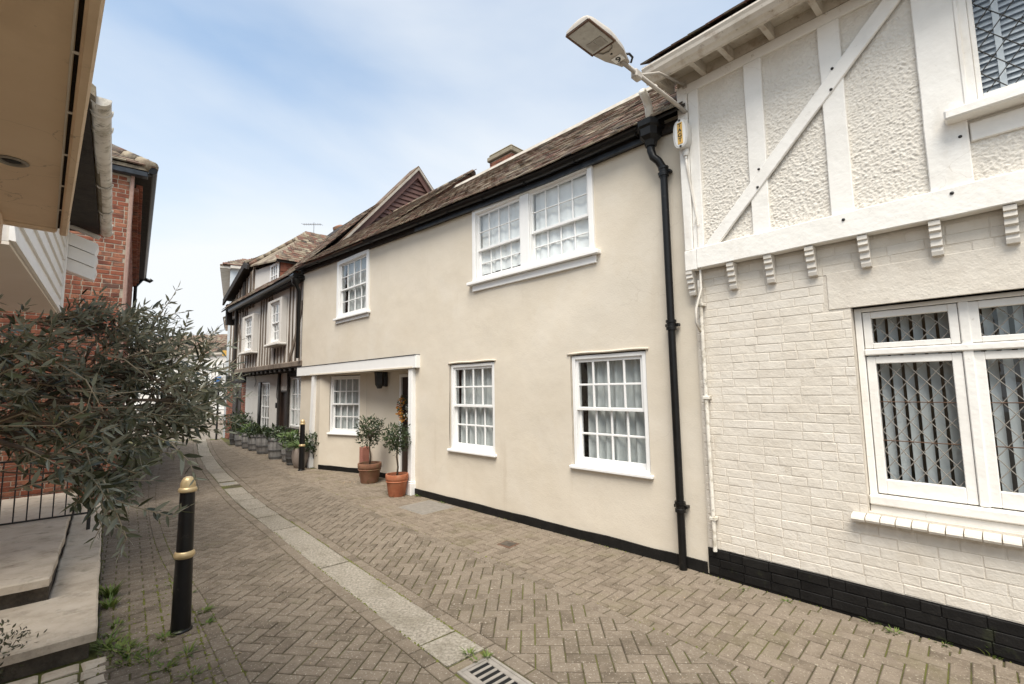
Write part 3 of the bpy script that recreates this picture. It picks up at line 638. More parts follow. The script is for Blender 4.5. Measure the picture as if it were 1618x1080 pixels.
def brick_rows(x0, x1, z0, z1, skip, y=-.0016, pz=.075, gap=.0055, head=.22, gs=_bk, seed=1, jy=.0014, jx=.004):
    rs = random.Random(seed); items = []; z = z0; r = 0
    Lf, Lh = .214, .102
    while z + pz * .6 <= z1:
        x = x0 - (0 if r % 2 else .11) - rs.uniform(0, .03)
        while x < x1:
            l = Lh if rs.random() < head else Lf
            xc = x + l / 2; zc = z + pz / 2
            a, b = max(x, x0), min(x + l, x1)
            for s in skip:
                if s[2] < zc < s[3]:
                    if a < s[0] < b: b = s[0] - .004
                    elif a < s[1] < b and a >= s[0]: a = s[1] + .004
                    elif s[0] <= a and b <= s[1]: b = a
            if b - a > .03:
                M = T((a + b) / 2, y + rs.uniform(-jy, jy), zc + rs.uniform(-jx, jx) * .6) @ Ry(rs.uniform(-.012, .012)) @ Rz(rs.uniform(-.012, .012)) @ Matrix.Diagonal(((b - a) / l, 1, 1 + rs.uniform(-.04, .04), 1))
                items.append((gs[l], M))
            x += l + gap
        z += pz; r += 1
    return items
pieces(WH, 'brick', 'brickwork', brick_rows(.012, 3.3, .252, 2.90, [(wx0, wx1, .80, wz1), (1.17, 3.3, .72, .80), (1.115, 3.4, wz1 - .001, 2.668)]), MT['wbrick'], smooth=False)
part('plinth_base', MB().box(0, -.012, -.02, WX1, .002, .25), MT['blackmatt'], WH)
pieces(WH, 'plinth_brick', 'plinth_brickwork', brick_rows(.01, 3.3, .02, .25, [], y=-.022, seed=5, head=.1, jy=.003), MT['blackmatt'])
part('lintel', MB().box(1.118, -.006, wz1, WX1, .10, 2.665, .004), MT['stucco'] if 0 else MT['wbrick'], WH)
its = []
g = MB(); P_ = [(-.075, -.028), (-.082, -.012), (-.075, .004), (-.055, .012), (.04, .03), (.04, -.035)]
g.prism(P_, -.0405, .0405, 'x')
for k in range(24): its.append((g, T(1.205 + .0885 * k, random.uniform(-.003, .003), .762 + random.uniform(-.002, .002)) @ Rx(random.uniform(-.02, .02))))
pieces(WH, 'sill_brick', 'sill_bricks', its, MT['wbrick'])
# casement window
yW = .075; FRM = MT['timberwhite']; PT = .597
mb = MB().box(wx0 + .004, yW, .85, wx0 + .05, yW + .09, wz1 - .004, .004)
mb.box(wx0 + .05, yW, wz1 - .035, wx1, yW + .09, wz1 - .004, .004)
mb.box(wx0 + .004, yW - .045, .852, wx1, yW + .09, .925, .01).box(wx0 + .004, yW - .02, .79, wx1, yW + .09, .846, .004)
mb.box(wx0 + .05, yW - .012, 1.985, wx1, yW + .09, 2.035, .008)
for k in range(1, 4): mb.box(1.864 + PT * (k - 1), yW, .93, 1.919 + PT * (k - 1), yW + .09, wz1 - .035, .006)
cw = part('window', mb, FRM, WH, label='three-light leaded casement window with deep white frame')
mb = MB()
def ring(mb, x0, x1, z0, z1, y0, y1, w, wb=None, b=.004):
    wb = wb or w
    mb.box(x0, y0, z0, x0 + w, y1, z1, b).box(x1 - w, y0, z0, x1, y1, z1, b).box(x0 + w, y0, z1 - w, x1 - w, y1, z1, b).box(x0 + w, y0, z0, x1 - w, y1, z0 + wb, b)
def leaded(win, x0, x1, z0, z1, y, hx, hz, mc, bars=0, m='glass', w=.0075, offx=0., tilt=.02, r=None):
    """diamond quarries (each a pane of its own) held in lead cames"""
    ox, oz = x0 + offx, z1
    for i in range(-14, 15):
        for j in range(-14, 15):
            if (i + j) % 2: continue
            cx, cz = ox + i * hx, oz + j * hz
            P = [(cx - hx, cz), (cx, cz - hz), (cx + hx, cz), (cx, cz + hz)]
            for q, n in (((x0, 0), (-1, 0)), ((x1, 0), (1, 0)), ((0, z0), (0, -1)), ((0, z1), (0, 1))):
                P = clip(P, q, n)
                if len(P) < 3: break
            if len(P) < 3 or abs(parea(P)) < 1e-5: continue
            a, b = random.uniform(-tilt, tilt), random.uniform(-tilt, tilt)
            g = MB().add([(p[0], y + .003 + a * (p[0] - cx) + b * (p[1] - cz), p[1]) for p in P], [tuple(range(len(P)))])
            part('pane', g, MT[m], win, recalc=False)
    mb = MB()
    for sg in (1, -1):
        for k in range(-30, 31):
            # lines through lattice: x-ox = hx*(2k) + sg*(z-oz)*hx/hz
            pts = []
            xa, xb = ox + 2 * k * hx + hx + sg * (z0 - oz) * hx / hz, ox + 2 * k * hx + hx + sg * (z1 - oz) * hx / hz
            t0, t1 = 0., 1.
            dx = xb - xa
            for (edge, s) in ((x0, 1), (x1, -1)):
                va, vb = (xa - edge) * s, (xb - edge) * s
                if va < 0 and vb < 0: t0 = 2; break
                if va < 0: t0 = max(t0, va / (va - vb))
                elif vb < 0: t1 = min(t1, va / (va - vb))
            if t1 - t0 < .01: continue
            A = Vector((xa + dx * t0, y, z0 + (z1 - z0) * t0)); B = Vector((xa + dx * t1, y, z0 + (z1 - z0) * t1))
            mb.tube([A, (A + B) / 2 + Vector((random.uniform(-.001, .001), 0, random.uniform(-.001, .001))), B], w / 2, 6, squash=.8)
    part('lead_cames', mb, MT[mc], win, recalc=False)
    if bars:
        for k in range(bars):
            z = z0 + (z1 - z0) * (k + 1) / (bars + 1); part('saddle_bar', MB().tube([(x0, y - .006, z), (x1, y - .006, z + random.uniform(-.004, .004))], .004, 6), MT['rust'], win)
for k in range(3):
    xa, xb = 1.318 + PT * k, 1.860 + PT * k
    mb = MB(); ring(mb, xa, xb, .935, 1.975, yW + .012, yW + .06, .055, .105)
    part('casement', mb, FRM, cw)
    mb = MB(); ring(mb, xa, xb, 2.04, 2.325, yW + .006, yW + .06, .05, .04)
    part('top_light', mb, FRM, cw)
    leaded(cw, xa + .055, xb - .055, 1.04, 1.92, yW + .05, .0565, .0735, 'came', bars=2, w=.0085)
    leaded(cw, xa + .05, xb - .05, 2.08, 2.275, yW + .05, .058, .07, 'came', w=.0085, offx=.03)
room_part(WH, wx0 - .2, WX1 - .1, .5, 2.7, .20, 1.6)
for k in range(2):
    x = 1.30 + PT * k
    bl = thing_at('vertical_blind', WH, (x, .235, .98), ['pale grey vertical louvre blind behind the left-hand leaded casement at street level', 'pale grey vertical louvre blind behind the second leaded casement from the drainpipe', 'pale grey vertical louvre blind in the last leaded casement beyond the frame edge'][k], 'blind', 'vertical louvre blinds in the leaded window')
    part('head_rail', MB().box(0, -.02, 1.33, .56, .02, 1.36, .004), MT['white'], bl)
    lv = MB(); lv.add([(-.034, -.014, 0), (0, .004, 0), (.034, .014, 0), (-.034, -.014, 1.32), (0, .004, 1.32), (.034, .014, 1.32)], [(0, 1, 4, 3), (1, 2, 5, 4)])
    me = lv.mesh('louvre', MT['blind'], True, False)
    for q in range(8):
        o = link(bpy.data.objects.new('louvre', me), bl); o.location = (.03 + q * .0735, 0, 0); o.rotation_euler.z = R(28) + random.uniform(-.06, .06)
# upper storey
UX1 = WX1; yU = -.045
uw = (2.03, 3.25, 3.63, 4.72)
nx, nz = 330, 200
def pebbles(x0, x1, z0, z1):
    """coarse dashed render as real relief"""
    st = .0062; nx = int((x1 - x0) / st); nz = int((z1 - z0) / st); mb = MB()
    for j in range(nz + 1):
        for i in range(nx + 1):
            x, z = x0 + (x1 - x0) * i / nx, z0 + (z1 - z0) * j / nz
            n = noise.noise(Vector((x * 88, z * 95, 1.3))); n2 = noise.noise(Vector((x * 38, z * 44, 7)))
            mb.v.append((x, yU - max(0, n + .15) * .011 - max(0, n2) * .007, z))
    w = nx + 1
    for j in range(nz):
        for i in range(nx): a = j * w + i; mb.f.append((a, a + 1, a + w + 1, a + w)); mb.m.append(0); mb.r.append(0)
    return mb
for (a, b, c, d) in ((.12, .63, 3.08, 4.76), (.74, 1.23, 3.08, 4.76), (1.34, 1.82, 3.08, 4.76), (1.98, 3.4, 3.08, 3.46)):
    part('rough_panel', pebbles(a, b, c, d), MT['pebble'], WH, smooth=True, recalc=False)
part('upper_wall', wall_sheet(-.03, UX1, 5.0, [(uw[0], uw[1], uw[2], uw[3])], .4, 0, .1, 2.95, yU + .006).box(-.03, yU + .012, 2.95, -.01, 4.9, 5.0), MT['pebble'], WH, recalc=False)
TW = MT['timberwhite']
def timber(poly, y0=-.085, y1=-.03, name='timber', m=None):
    """board with slightly uneven edges, outline in (x,z)"""
    P = []
    for i, p in enumerate(poly):
        q = poly[(i + 1) % len(poly)]; n = max(1, int(math.hypot(q[0] - p[0], q[1] - p[1]) / .22))
        for k in range(n):
            t = k / n; P.append((p[0] + (q[0] - p[0]) * t + (random.uniform(-.003, .003) if k else 0), p[1] + (q[1] - p[1]) * t + (random.uniform(-.003, .003) if k else 0)))
    mb = MB(); n = len(P); ins = poly_inset([(p[0], p[1]) for p in (P if parea(P) > 0 else P[::-1])], .006)
    PP = P if parea(P) > 0 else P[::-1]
    v = [(p[0], y1, p[1]) for p in PP] + [(p[0], y0 + .006, p[1]) for p in PP] + [(p[0], y0, p[1]) for p in ins]
    f = [tuple(range(2 * n, 3 * n))] + [q for i in range(n) for q in ((i, (i + 1) % n, n + (i + 1) % n, n + i), (n + i, n + (i + 1) % n, 2 * n + (i + 1) % n, 2 * n + i))]
    mb.add(v, f); return part(name, mb, m or TW, WH)
timber([(-.03, 3.107), (.052, 3.107), (.075, 4.735), (-.03, 4.735)], -.096)
timber([(.056, 3.107), (.158, 3.107), (.180, 4.735), (.079, 4.735)], -.082)
timber([(.608, 3.107), (.752, 3.107), (.772, 4.735), (.618, 4.735)], -.080)
timber([(1.205, 3.107), (1.358, 3.107), (1.366, 4.735), (1.212, 4.735)], -.080)
timber([(1.80, 3.107), (2.022, 3.107), (2.022, 4.735), (1.80, 4.735)], -.084)
timber([(.162, 3.109), (.308, 3.109), (1.782, 4.66), (1.782, 4.733), (1.690, 4.733)], -.096, -.07, 'brace')
timber([(-.04, 4.738), (UX1, 4.738), (UX1, 4.838), (-.04, 4.838)], -.078)
timber([(2.03, 3.40), (UX1, 3.40), (UX1, 3.528), (2.03, 3.528)], -.070)
timber([(-.03, 2.90), (.09, 2.90), (.09, 3.10), (-.03, 3.10)], -.112)
timber([(.094, 2.905), (UX1, 2.905), (UX1, 3.104), (.094, 3.104)], -.118, -.02, 'bressummer')
for (x, z) in ((1.3, 4.32), (1.28, 4.15), (.7, 3.69), (.68, 3.53), (1.29, 3.05), (1.91, 3.06), (1.98, 3.45), (.71, 4.78), (1.29, 4.82)):
    mb = MB(); mb.lathe([(.012, 0), (.011, .006), (.006, .010), (0.001, .011)], 8); o = part('bolt', mb, MT['iron'] if z not in (4.78, 4.82) else MT['oldwhite'], WH, smooth=True)
    o.location = (x, -.096 if .4 < x < 1.35 and 3.5 < z < 4.4 else (-.118 if z < 3.1 else -.08), z); o.rotation_euler.x = R(90)
# console brackets below the bressummer
prof = [(-.004, 2.90), (-.105, 2.90), (-.105, 2.868), (-.092, 2.862), (-.098, 2.83), (-.078, 2.818), (-.082, 2.782), (-.060, 2.772), (-.064, 2.728), (-.044, 2.718), (-.05, 2.692), (-.042, 2.664), (-.004, 2.660)]
g = MB(); g.prism(prof, -.031, .031, 'x')
for x in (.0, .342, .684, 1.042, 1.405, 1.758, 2.113, 2.468, 2.823):
    if not hasattr(g, 'me'): g.me = g.mesh('corbel', MT['oldwhite'])
    o = link(bpy.data.objects.new('corbel', g.me), WH); o.location = (x + .012, 0, 0); o.rotation_euler.y = random.uniform(-.015, .015)
# upper window
mb = MB(); ring(mb, uw[0], uw[1], uw[2], uw[3], -.075, .03, .052, .05)
mb.box(uw[0] - .012, -.092, uw[2], uw[0] + .010, -.06, uw[3], .004)
w2 = part('window', mb, FRM, WH, label='upper leaded window with white venetian blind')
mb = MB(); ring(mb, uw[0] + .053, uw[1] - .053, uw[2] + .05, uw[3] - .053, -.06, -.02, .028)
part('casement', mb, FRM, w2)
part('sill', MB().box(uw[0] - .115, -.19, uw[2] - .075, uw[1] + .1, .0, uw[2] - .002, .012), TW, w2)
leaded(w2, uw[0] + .081, uw[1] - .081, uw[2] + .078, uw[3] - .081, -.035, .066, .086, 'camedark', w=.008, offx=.0)
room_part(WH, uw[0] - .1, UX1 - .1, 3.4, 4.9, .09, 1.4)
vb = thing_at('venetian_blind', WH, (2.11, .03, 3.69), 'white venetian blind behind the diamond leaded window of the upper storey', 'blind')
sg = MB(); sg.add([(0, -.029, -.012), (1.06, -.029, -.012), (1.06, 0, .0015), (0, 0, .0015), (0, .029, .012), (1.06, .029, .012)], [(0, 1, 2, 3), (3, 2, 5, 4)]); sm = sg.mesh('slat', MT['slat'], True, False)
for k in range(22): o = link(bpy.data.objects.new('slat', sm), vb); o.location = (0, 0, .02 + k * .044); o.rotation_euler.x = R(30) + random.uniform(-.03, .03)
part('ladder_tape', MB().box(.085, -.027, 0, .118, -.024, 1.0), MT['slat'], vb); part('head_rail', MB().box(0, -.03, .97, 1.06, .03, 1.0), MT['slat'], vb)
# eaves
part('soffit', MB().box(-.16, -.40, 4.945, UX1, -.03, 4.965).box(-.03, -.07, 4.842, UX1, -.02, 4.944), MT['eaves'], WH)
g = MB(); g.prism([(-.03, 4.94), (-.03, 4.84), (-.09, 4.835), (-.37, 4.82), (-.37, 4.85), (-.2, 4.94)], -.022, .022, 'x'); gm = g.mesh('rafter_end', MT['eaves'])
for x in (-.10, .26, .525, .88, 1.245, 1.60, 1.96, 2.32, 2.68): o = link(bpy.data.objects.new('rafter_end', gm), WH); o.location = (x, 0, 0)
part('fascia', MB().box(-.17, -.405, 4.80, UX1, -.375, 4.94, .004), MT['eaves'], WH)
mb = MB(); pr = [(-.408, 4.80), (-.408, 4.93), (-.50, 4.945), (-.505, 4.925), (-.492, 4.90), (-.485, 4.87), (-.455, 4.835), (-.43, 4.82)]
mb.prism(pr, -.18, UX1, 'x'); part('gutter', mb, MT['eaves'], WH)
def tile_items(x0, x1, e0, pitch, n, gauge=.1, w=.166, ze=0., seed=0, wob=.004, curve=None, tl=.19, th=.014):
    """plain tiles in courses up a slope from the eave line (x, e0=(y,z))"""
    rs = random.Random(seed); items = []
    key = (w, tl, th)
    if key not in _tg: g_ = MB(); g_.box(-w / 2 + .002, -.01, -th / 2, w / 2 - .002, tl, th / 2); g_.c = Vector((0, .05, 0)); _tg[key] = g_
    for k in range(n):
        u = k * gauge; off = (w / 2 if k % 2 else 0)
        q = 0
        while x0 + off + q * w < x1:
            x = x0 + off + q * w; q += 1
            pt_ = pitch(x) if callable(pitch) else pitch; c, s = math.cos(R(pt_)), math.sin(R(pt_))
            zz = e0[1] + (curve(x) if curve else 0) + .010 * noise.noise(Vector((x * .8, u, seed))) * 2
            items.append((_tg[key], T(x, e0[0] + u * c - s * .014, zz + u * s + c * .014) @ Rx(R(pt_) - .075 + rs.uniform(-.035, .035)) @ Ry(rs.uniform(-.03, .03)) @ Rz(rs.uniform(-.02, .02))))
    return items
_tg = {}
part('roof', MB().prism([(-.45, 4.96), (2.3, 6.96), (5.1, 4.96), (5.1, 4.90), (2.3, 6.86), (-.43, 4.90)], -.16, UX1 + .2, 'x'), MT['darkoak'], WH)
pieces(WH, 'roof_tile', 'roof_tiling', tile_items(-.1, UX1, (-.5, 4.975), 36, 33, seed=3), MT['tile'])

# ------------------------------------------------------------------ cream rendered cottage (centre)
CR = thing('cream_cottage', (1.68344552, 4.71708033, 0), (.7116583, -.70252577), 'long cream rendered cottage with white sash windows and a tiled roof', 'house')
def ZW(x):
    t = max(0, min(1, (-x - 1.6) / 8.0)); return 4.465 + .33 * t
cx0, cx1 = -9.86, .225
H1 = (-7.79, -6.48, 3.37, 4.62); H2 = (-3.12, -.98, 3.37, 4.46); H3 = (-3.775, -2.735, .80, 2.165); H4 = (-1.36, -.345, .80, 2.165); HP = (-9.02, -4.79, 0, 2.14)
part('wall', wall_sheet(cx0, cx1, ZW, [H1, H2, H3, H4, HP], .11, .011, .12, 0, 0, 3), MT['cream'], CR, smooth=True, recalc=False, angle=40)
part('party_wall', MB().box(cx0, .02, 0, cx0 + .1, 5.2, 4.7).box(cx1 - .1, .03, 0, cx1, 5.2, 4.4).box(cx0, 5.2, 0, cx1, 5.3, 4.6), MT['cream'], CR)
# black plinth, its top edge wavering
def plinth(x0, x1, y, zt, parent, f=None):
    mb = MB(); n = max(2, int((x1 - x0) / .18)); T_ = []
    for i in range(n + 1):
        x = x0 + (x1 - x0) * i / n; T_.append((x, zt + .016 * noise.noise(Vector((x * 1.7, 3, 1))) + .008 * noise.noise(Vector((x * 7, 3, 1)))))
    P = [(x0, -.02)] + [(x1, -.02)] + [(a, b) for a, b in T_[::-1]]
    mb.prism(P, y - .022, y + .01, 'y'); return mb
part('plinth', plinth(-4.74, cx1 - .02, 0, .105, CR), MT['blackmatt'], CR)
# upper windows
def arch(win, x0, x1, z0, z1, w, y, m='upvc'):
    mb = MB(); mb.box(x0, y, z0, x0 + w, y + .06, z1, .006).box(x1 - w, y, z0, x1, y + .06, z1, .006).box(x0 + w, y, z1 - w, x1 - w, y + .06, z1, .006)
    part('architrave', mb, MT[m], win)
w = sash_window(CR, -7.765, -6.505, 3.385, 4.60, -.012, 4, 2, fw=.022, sw=.03, bar=.02, sill=0, open_shift=.03, m='oldwhite' if 0 else 'upvc', label='small upper sash window at the far end')
arch(w, -7.855, -6.415, 3.36, 4.665, .088, -.036)
part('sill', MB().box(-7.93, -.075, 3.325, -6.36, .05, 3.372, .008).box(-7.87, -.03, 3.255, -6.42, .02, 3.322, .004), MT['upvc'], w)
w = sash_window(CR, -3.085, -2.155, 3.385, 4.45, -.012, 4, 2, fw=.014, sw=.028, bar=.016, sill=0, open_shift=.035, split=3.87, label='left sash of the large paired upper window', ri=False)
arch(w, -3.165, -.935, 3.36, 4.515, .072, -.036)
part('mullion', MB().box(-2.152, -.026, 3.38, -1.988, .06, 4.44, .006), MT['upvc'], w)
part('sill', MB().box(-3.25, -.085, 3.335, -.86, .05, 3.385, .008).box(-3.17, -.032, 3.24, -.92, .02, 3.332, .004), MT['upvc'], w)
sash_window(CR, -1.985, -1.008, 3.385, 4.45, -.012, 4, 2, fw=.014, sw=.028, bar=.016, sill=0, open_shift=.035, split=3.87, label='right sash of the large paired upper window', ri=False)
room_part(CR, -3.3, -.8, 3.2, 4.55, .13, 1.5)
curtain(CR, -7.6, -6.6, 3.40, 4.6, .11, 'curtain', 'grey curtain in the small upper window of the cream cottage', .025, .16, seed=2)
curtain(CR, -3.05, -2.2, 3.50, 4.42, .082, 'netwhite', 'white net curtain behind the left sash of the large upper window', .012, .2, seed=4)
curtain(CR, -1.95, -1.05, 3.46, 4.42, .082, 'netwhite', 'white net curtain behind the right sash of the large upper window', .012, .2, seed=5)
# ground floor windows
sash_window(CR, -3.755, -2.745, .845, 2.15, .012, 4, 2, fw=.045, sw=.035, bar=.024, split=1.515, label='narrower street-level sash window beside the porch')
sash_window(CR, -1.35, -.355, .845, 2.15, .012, 4, 2, fw=.045, sw=.035, bar=.024, split=1.515, label='wider street-level sash window beside the drainpipe')
curtain(CR, -3.64, -2.8, .86, 2.1, .15, 'curtain', 'grey net curtain in the street-level window nearest the porch', .042, .12, seed=6)
curtain(CR, -1.22, -.42, .86, 2.1, .155, 'curtain', 'grey net curtain in the street-level window nearest the drainpipe', .048, .13, seed=8)
# eyebrow drips over the lower windows
for a, b in ((-3.80, -2.70), (-1.40, -.31)):
    mb = MB(); n = 10; pts = [(a + (b - a) * i / n, -.006, 2.172 + .006 * math.sin(i * .9) + .010 * math.sin(math.pi * i / n)) for i in range(n + 1)]; mb.tube(pts, .014, 6); part('render_drip', mb, MT['cream'], CR, smooth=True)
# porch recess
PA, PB_, PC = (-9.02, -.0), (-8.62, -.03), (-7.20, .39)
def seg_frame(p, q): 
    d = Vector((q[0] - p[0], q[1] - p[1])); l = d.length; return l, math.atan2(d.y, d.x)
l1, a1 = seg_frame(PB_, PC)
pr_ = link(bpy.data.objects.new('porch_wall', wall_sheet(0, l1, 2.16, [(.33, 1.28, .79, 2.115)], .2, .006, .12, 0, 0, 9).mesh('porch_wall', MT['cream'], True, False)), CR); pr_.location = (*PB_, 0); pr_.rotation_euler.z = a1
part('back_wall', MB().add([(-7.2, .39, 0), (-5.98, .47, 0), (-5.98, .47, 2.16), (-7.2, .39, 2.16), (-4.79, .47, 0), (-4.79, .47, 2.16), (-4.79, 0, 0), (-4.79, 0, 2.16), (-5.12, .47, 0), (-5.12, .47, 2.16), (-5.98, .47, 2.08), (-5.12, .47, 2.08)], [(0, 1, 2, 3), (8, 4, 5, 9), (4, 6, 7, 5), (10, 11, 9, 2)]), MT['cream'], CR, recalc=False)
part('end_wall', MB().add([(-9.02, 0, 0), (-8.62, -.03, 0), (-8.62, -.03, 2.16), (-9.02, 0, 2.16)], [(0, 1, 2, 3)]), MT['cream'], CR, recalc=False)
part('porch_ceiling', MB().box(-9.05, -.1, 2.142, -4.7, .6, 2.17), MT['cream'], CR)
mb = plinth(.02, l1, 0, .10, CR); o = part('plinth', mb, MT['blackmatt'], CR); o.location = (*PB_, 0); o.rotation_euler.z = a1
part('plinth', plinth(-7.18, -6.02, .44, .09, CR), MT['blackmatt'], CR)
# porch window in the splayed wall
pf = thing('porch_frame_helper', (0, 0, 0))
bpy.data.objects.remove(pf)
wv = sash_window(CR, .34, 1.27, .83, 2.10, .012, 4, 2, fw=.045, sw=.033, bar=.024, split=1.47, label='sash window in the splayed wall of the porch', ri=False)
wv.location = (*PB_, 0); wv.rotation_euler.z = a1
rm = room_part(CR, .1, 1.42, .6, 2.13, .13, .6); rm.location = (*PB_, 0); rm.rotation_euler.z = a1
cu = curtain(None, 0, .82, 0, 1.24, 0, 'curtain', 'grey net curtain in the sash window inside the porch', .02, .14, seed=11)
cu.location = wm(CR) @ (T(*PB_, 0) @ Rz(a1) @ Vector((.40, .145, .86))); cu.rotation_euler.z = CR.rotation_euler.z + a1
# porch beam and posts
part('porch_beam', MB().box(-9.90, -.09, 2.142, -4.60, .09, 2.365, .008), MT['upvc'], CR)
part('beam_flashing', MB().box(-9.88, -.10, 2.367, -4.60, .02, 2.375, .002), MT['lead'], CR)
for xa, zt in ((-4.80, 0), (-9.03, 1)):
    mb = MB()
    if zt: mb.prism([(xa - .07, .2), (xa + .07, .2), (xa + .17, 2.14), (xa + .03, 2.14)], -.075, .05, 'y')
    else: mb.box(xa - .055, -.075, .18, xa + .065, .06, 2.141, .008)
    part('porch_post', mb, MT['upvc'], CR)
    part('post_base', MB().box(xa - .085, -.10, -.01, xa + .085, .08, .20, .008).box(xa - .078, -.092, .201, xa + .078, .072, .225, .01), MT['upvc'], CR)
# door
mb = MB().box(-5.98, .44, 0, -5.92, .54, 2.08, .006).box(-5.18, .44, 0, -5.12, .54, 2.08, .006).box(-5.92, .44, 2.02, -5.18, .54, 2.08, .006)
dr = part('door', mb, MT['upvc'], CR, label='dark wooden front door in a white frame')
mb = MB()
for k in range(6): mb.box(-5.918 + .1228 * k, .475, .05, -5.918 + .1228 * (k + 1) - .005, .515, 2.018, .004)
part('door_leaf', mb, MT['door'], dr); part('threshold', MB().box(-6.0, .36, -.01, -5.1, .5, .05, .01), MT['flag'], dr)
part('knocker', MB().lathe([(.03, 0), (.03, .012), (.014, .02), (.018, .045), (.001, .05)], 10, (0, 0, 0)), MT['gold'], dr).location = (-5.56, .455, 1.35)
# gutter, fascia, flashing board
def strip_along(f0, xs, secs): 
    """loft the (y,z) section along x; z offset f0(x)"""
    mb = MB(); n = len(secs); v = []; f = []
    for x in xs: v += [(x, y, z + f0(x) + .006 * noise.noise(Vector((x * 1.3, y, 2)))) for y, z in secs]
    for i in range(len(xs) - 1):
        for k in range(n): f.append((i * n + k, i * n + (k + 1) % n, (i + 1) * n + (k + 1) % n, (i + 1) * n + k))
    f += [tuple(range(n)), tuple(range(len(v) - 1, len(v) - n - 1, -1))]; return mb.add(v, f)
XS = [-9.92 + 10.1 * i / 40 for i in range(41)]
part('fascia', strip_along(ZW, XS, [(-.006, -.02), (-.05, -.02), (-.05, .085), (-.006, .085)]), MT['darkoak'], CR)
part('gutter', strip_along(ZW, XS[:-1], [(-.135 - .058 * math.cos(math.pi * k / 8) , .100 - .062 * math.sin(math.pi * k / 8)) for k in range(9)] + [(-.135 + .050 * math.cos(math.pi * k / 8), .100 - .052 * math.sin(math.pi * k / 8)) for k in range(9)]), MT['black'], CR, smooth=True, angle=40)
part('flashing_board', strip_along(ZW, [-4.68 + 4.6 * i / 24 for i in range(25)], [(-.053, -.032), (-.080, -.025), (-.075, .03), (-.053, .035)]), MT['lead'], CR)
g = MB(); g.box(-.008, -.19, -.040, .008, -.05, -.030, .002); gm = g.mesh('gutter_bracket', MT['black'])
for k in range(12): x = -9.5 + k * .84; o = link(bpy.data.objects.new('gutter_bracket', gm), CR); o.location = (x, 0, ZW(x) + .07)
# roof
EZ = .105
ZR, ZL = 6.60, 7.16
def pR(x): return math.degrees(math.atan2(ZR - ZW(x) - EZ, 2.4))
def pL(x): return math.degrees(math.atan2(ZL - ZW(x) - EZ, 2.9))
def roofslab(x0, x1, yr, zr):
    mb = MB(); n = 14; v = []; f = []
    for i in range(n + 1):
        x = x0 + (x1 - x0) * i / n; z = ZW(x) + EZ; t = (zr - z) / (yr + .2)
        v += [(x, -.2, z), (x, yr, z + (yr + .2) * t), (x, 2 * yr + .2, z), (x, yr, z + (yr + .2) * t - .12), (x, -.2, z - .03)]
    for i in range(n):
        a = i * 5; f += [(a + k, a + (k + 1) % 5, a + 5 + (k + 1) % 5, a + 5 + k) for k in range(5)]
    f += [(0, 1, 3, 4), (1, 2, 3), tuple(n * 5 + k for k in (0, 1, 3, 4)), tuple(n * 5 + k for k in (1, 2, 3))]
    return mb.add(v, f)
part('roof', roofslab(-6.35, .28, 2.2, ZR), MT['darkoak'], CR); part('roof', roofslab(-9.95, -6.36, 2.7, ZL), MT['tile'], CR)
c40 = math.cos(R(40))
pieces(CR, 'roof_tile', 'roof_tiling', tile_items(-6.3, .25, (-.225, EZ), pR, int(2.45 / c40 / .1), seed=4, curve=ZW) + tile_items(-9.9, -6.3, (-.225, EZ), pL, int(2.95 / c40 / .1), seed=5, curve=ZW), MT['tile'])
part('ridge', strip_along(lambda x: ZR, [-6.8 + 7.1 * i / 20 for i in range(21)], [(2.06, -.07), (2.12, .03), (2.2, .06), (2.28, .03), (2.34, -.07)]), MT['leadpale'], CR)
g = MB(); g.tube([(0, 0, 0), (.3, 0, 0)], .085, 10); gm = g.mesh('ridge_tile', MT['tile'], True)
for k in range(12): o = link(bpy.data.objects.new('ridge_tile', gm), CR); o.location = (-9.95 + .305 * k, 2.7, ZL - .02); o.rotation_euler.x = random.uniform(-.1, .1)
# stubby chimney behind the ridge
def chimney(x0, x1, y0, y1, z0, z1, parent, m='redbrick'):
    ch = part('chimney', MB().box(x0, y0, z0, x1, y1, z1, .01), MT['limemortar'], parent); its = []
    gs = {k: brick_geom(k, .064, .02, .004) for k in (.214, .102)}
    for (xa, xb, yy, rot) in ((x0, x1, y0, 0),):
        its += brick_rows(xa, xb, z0, z1, [], y=yy - .012, gs=gs, seed=9)
    pieces(ch, 'brick', 'brickwork', its, MT[m], 80)
    its = [(g_, T(x1, 0, 0) @ Rz(R(90)) @ M_) for g_, M_ in brick_rows(y0, y1, z0, z1, [], y=-.012, gs=gs, seed=10)]
    pieces(ch, 'brick', 'brickwork', its, MT[m], 80)
    part('cap', MB().box(x0 - .06, y0 - .06, z1, x1 + .06, y1 + .06, z1 + .12, .02).box(x0 - .03, y0 - .03, z1 + .121, x1 + .03, y1 + .03, z1 + .2, .04), mat('lichened_stone', [(.20, .17, .12), (.30, .26, .19)], .9, 9, .9, .6, 50, .008), ch)
    return ch
chimney(-6.0, -5.25, 3.0, 3.85, 5.5, 7.40, CR)
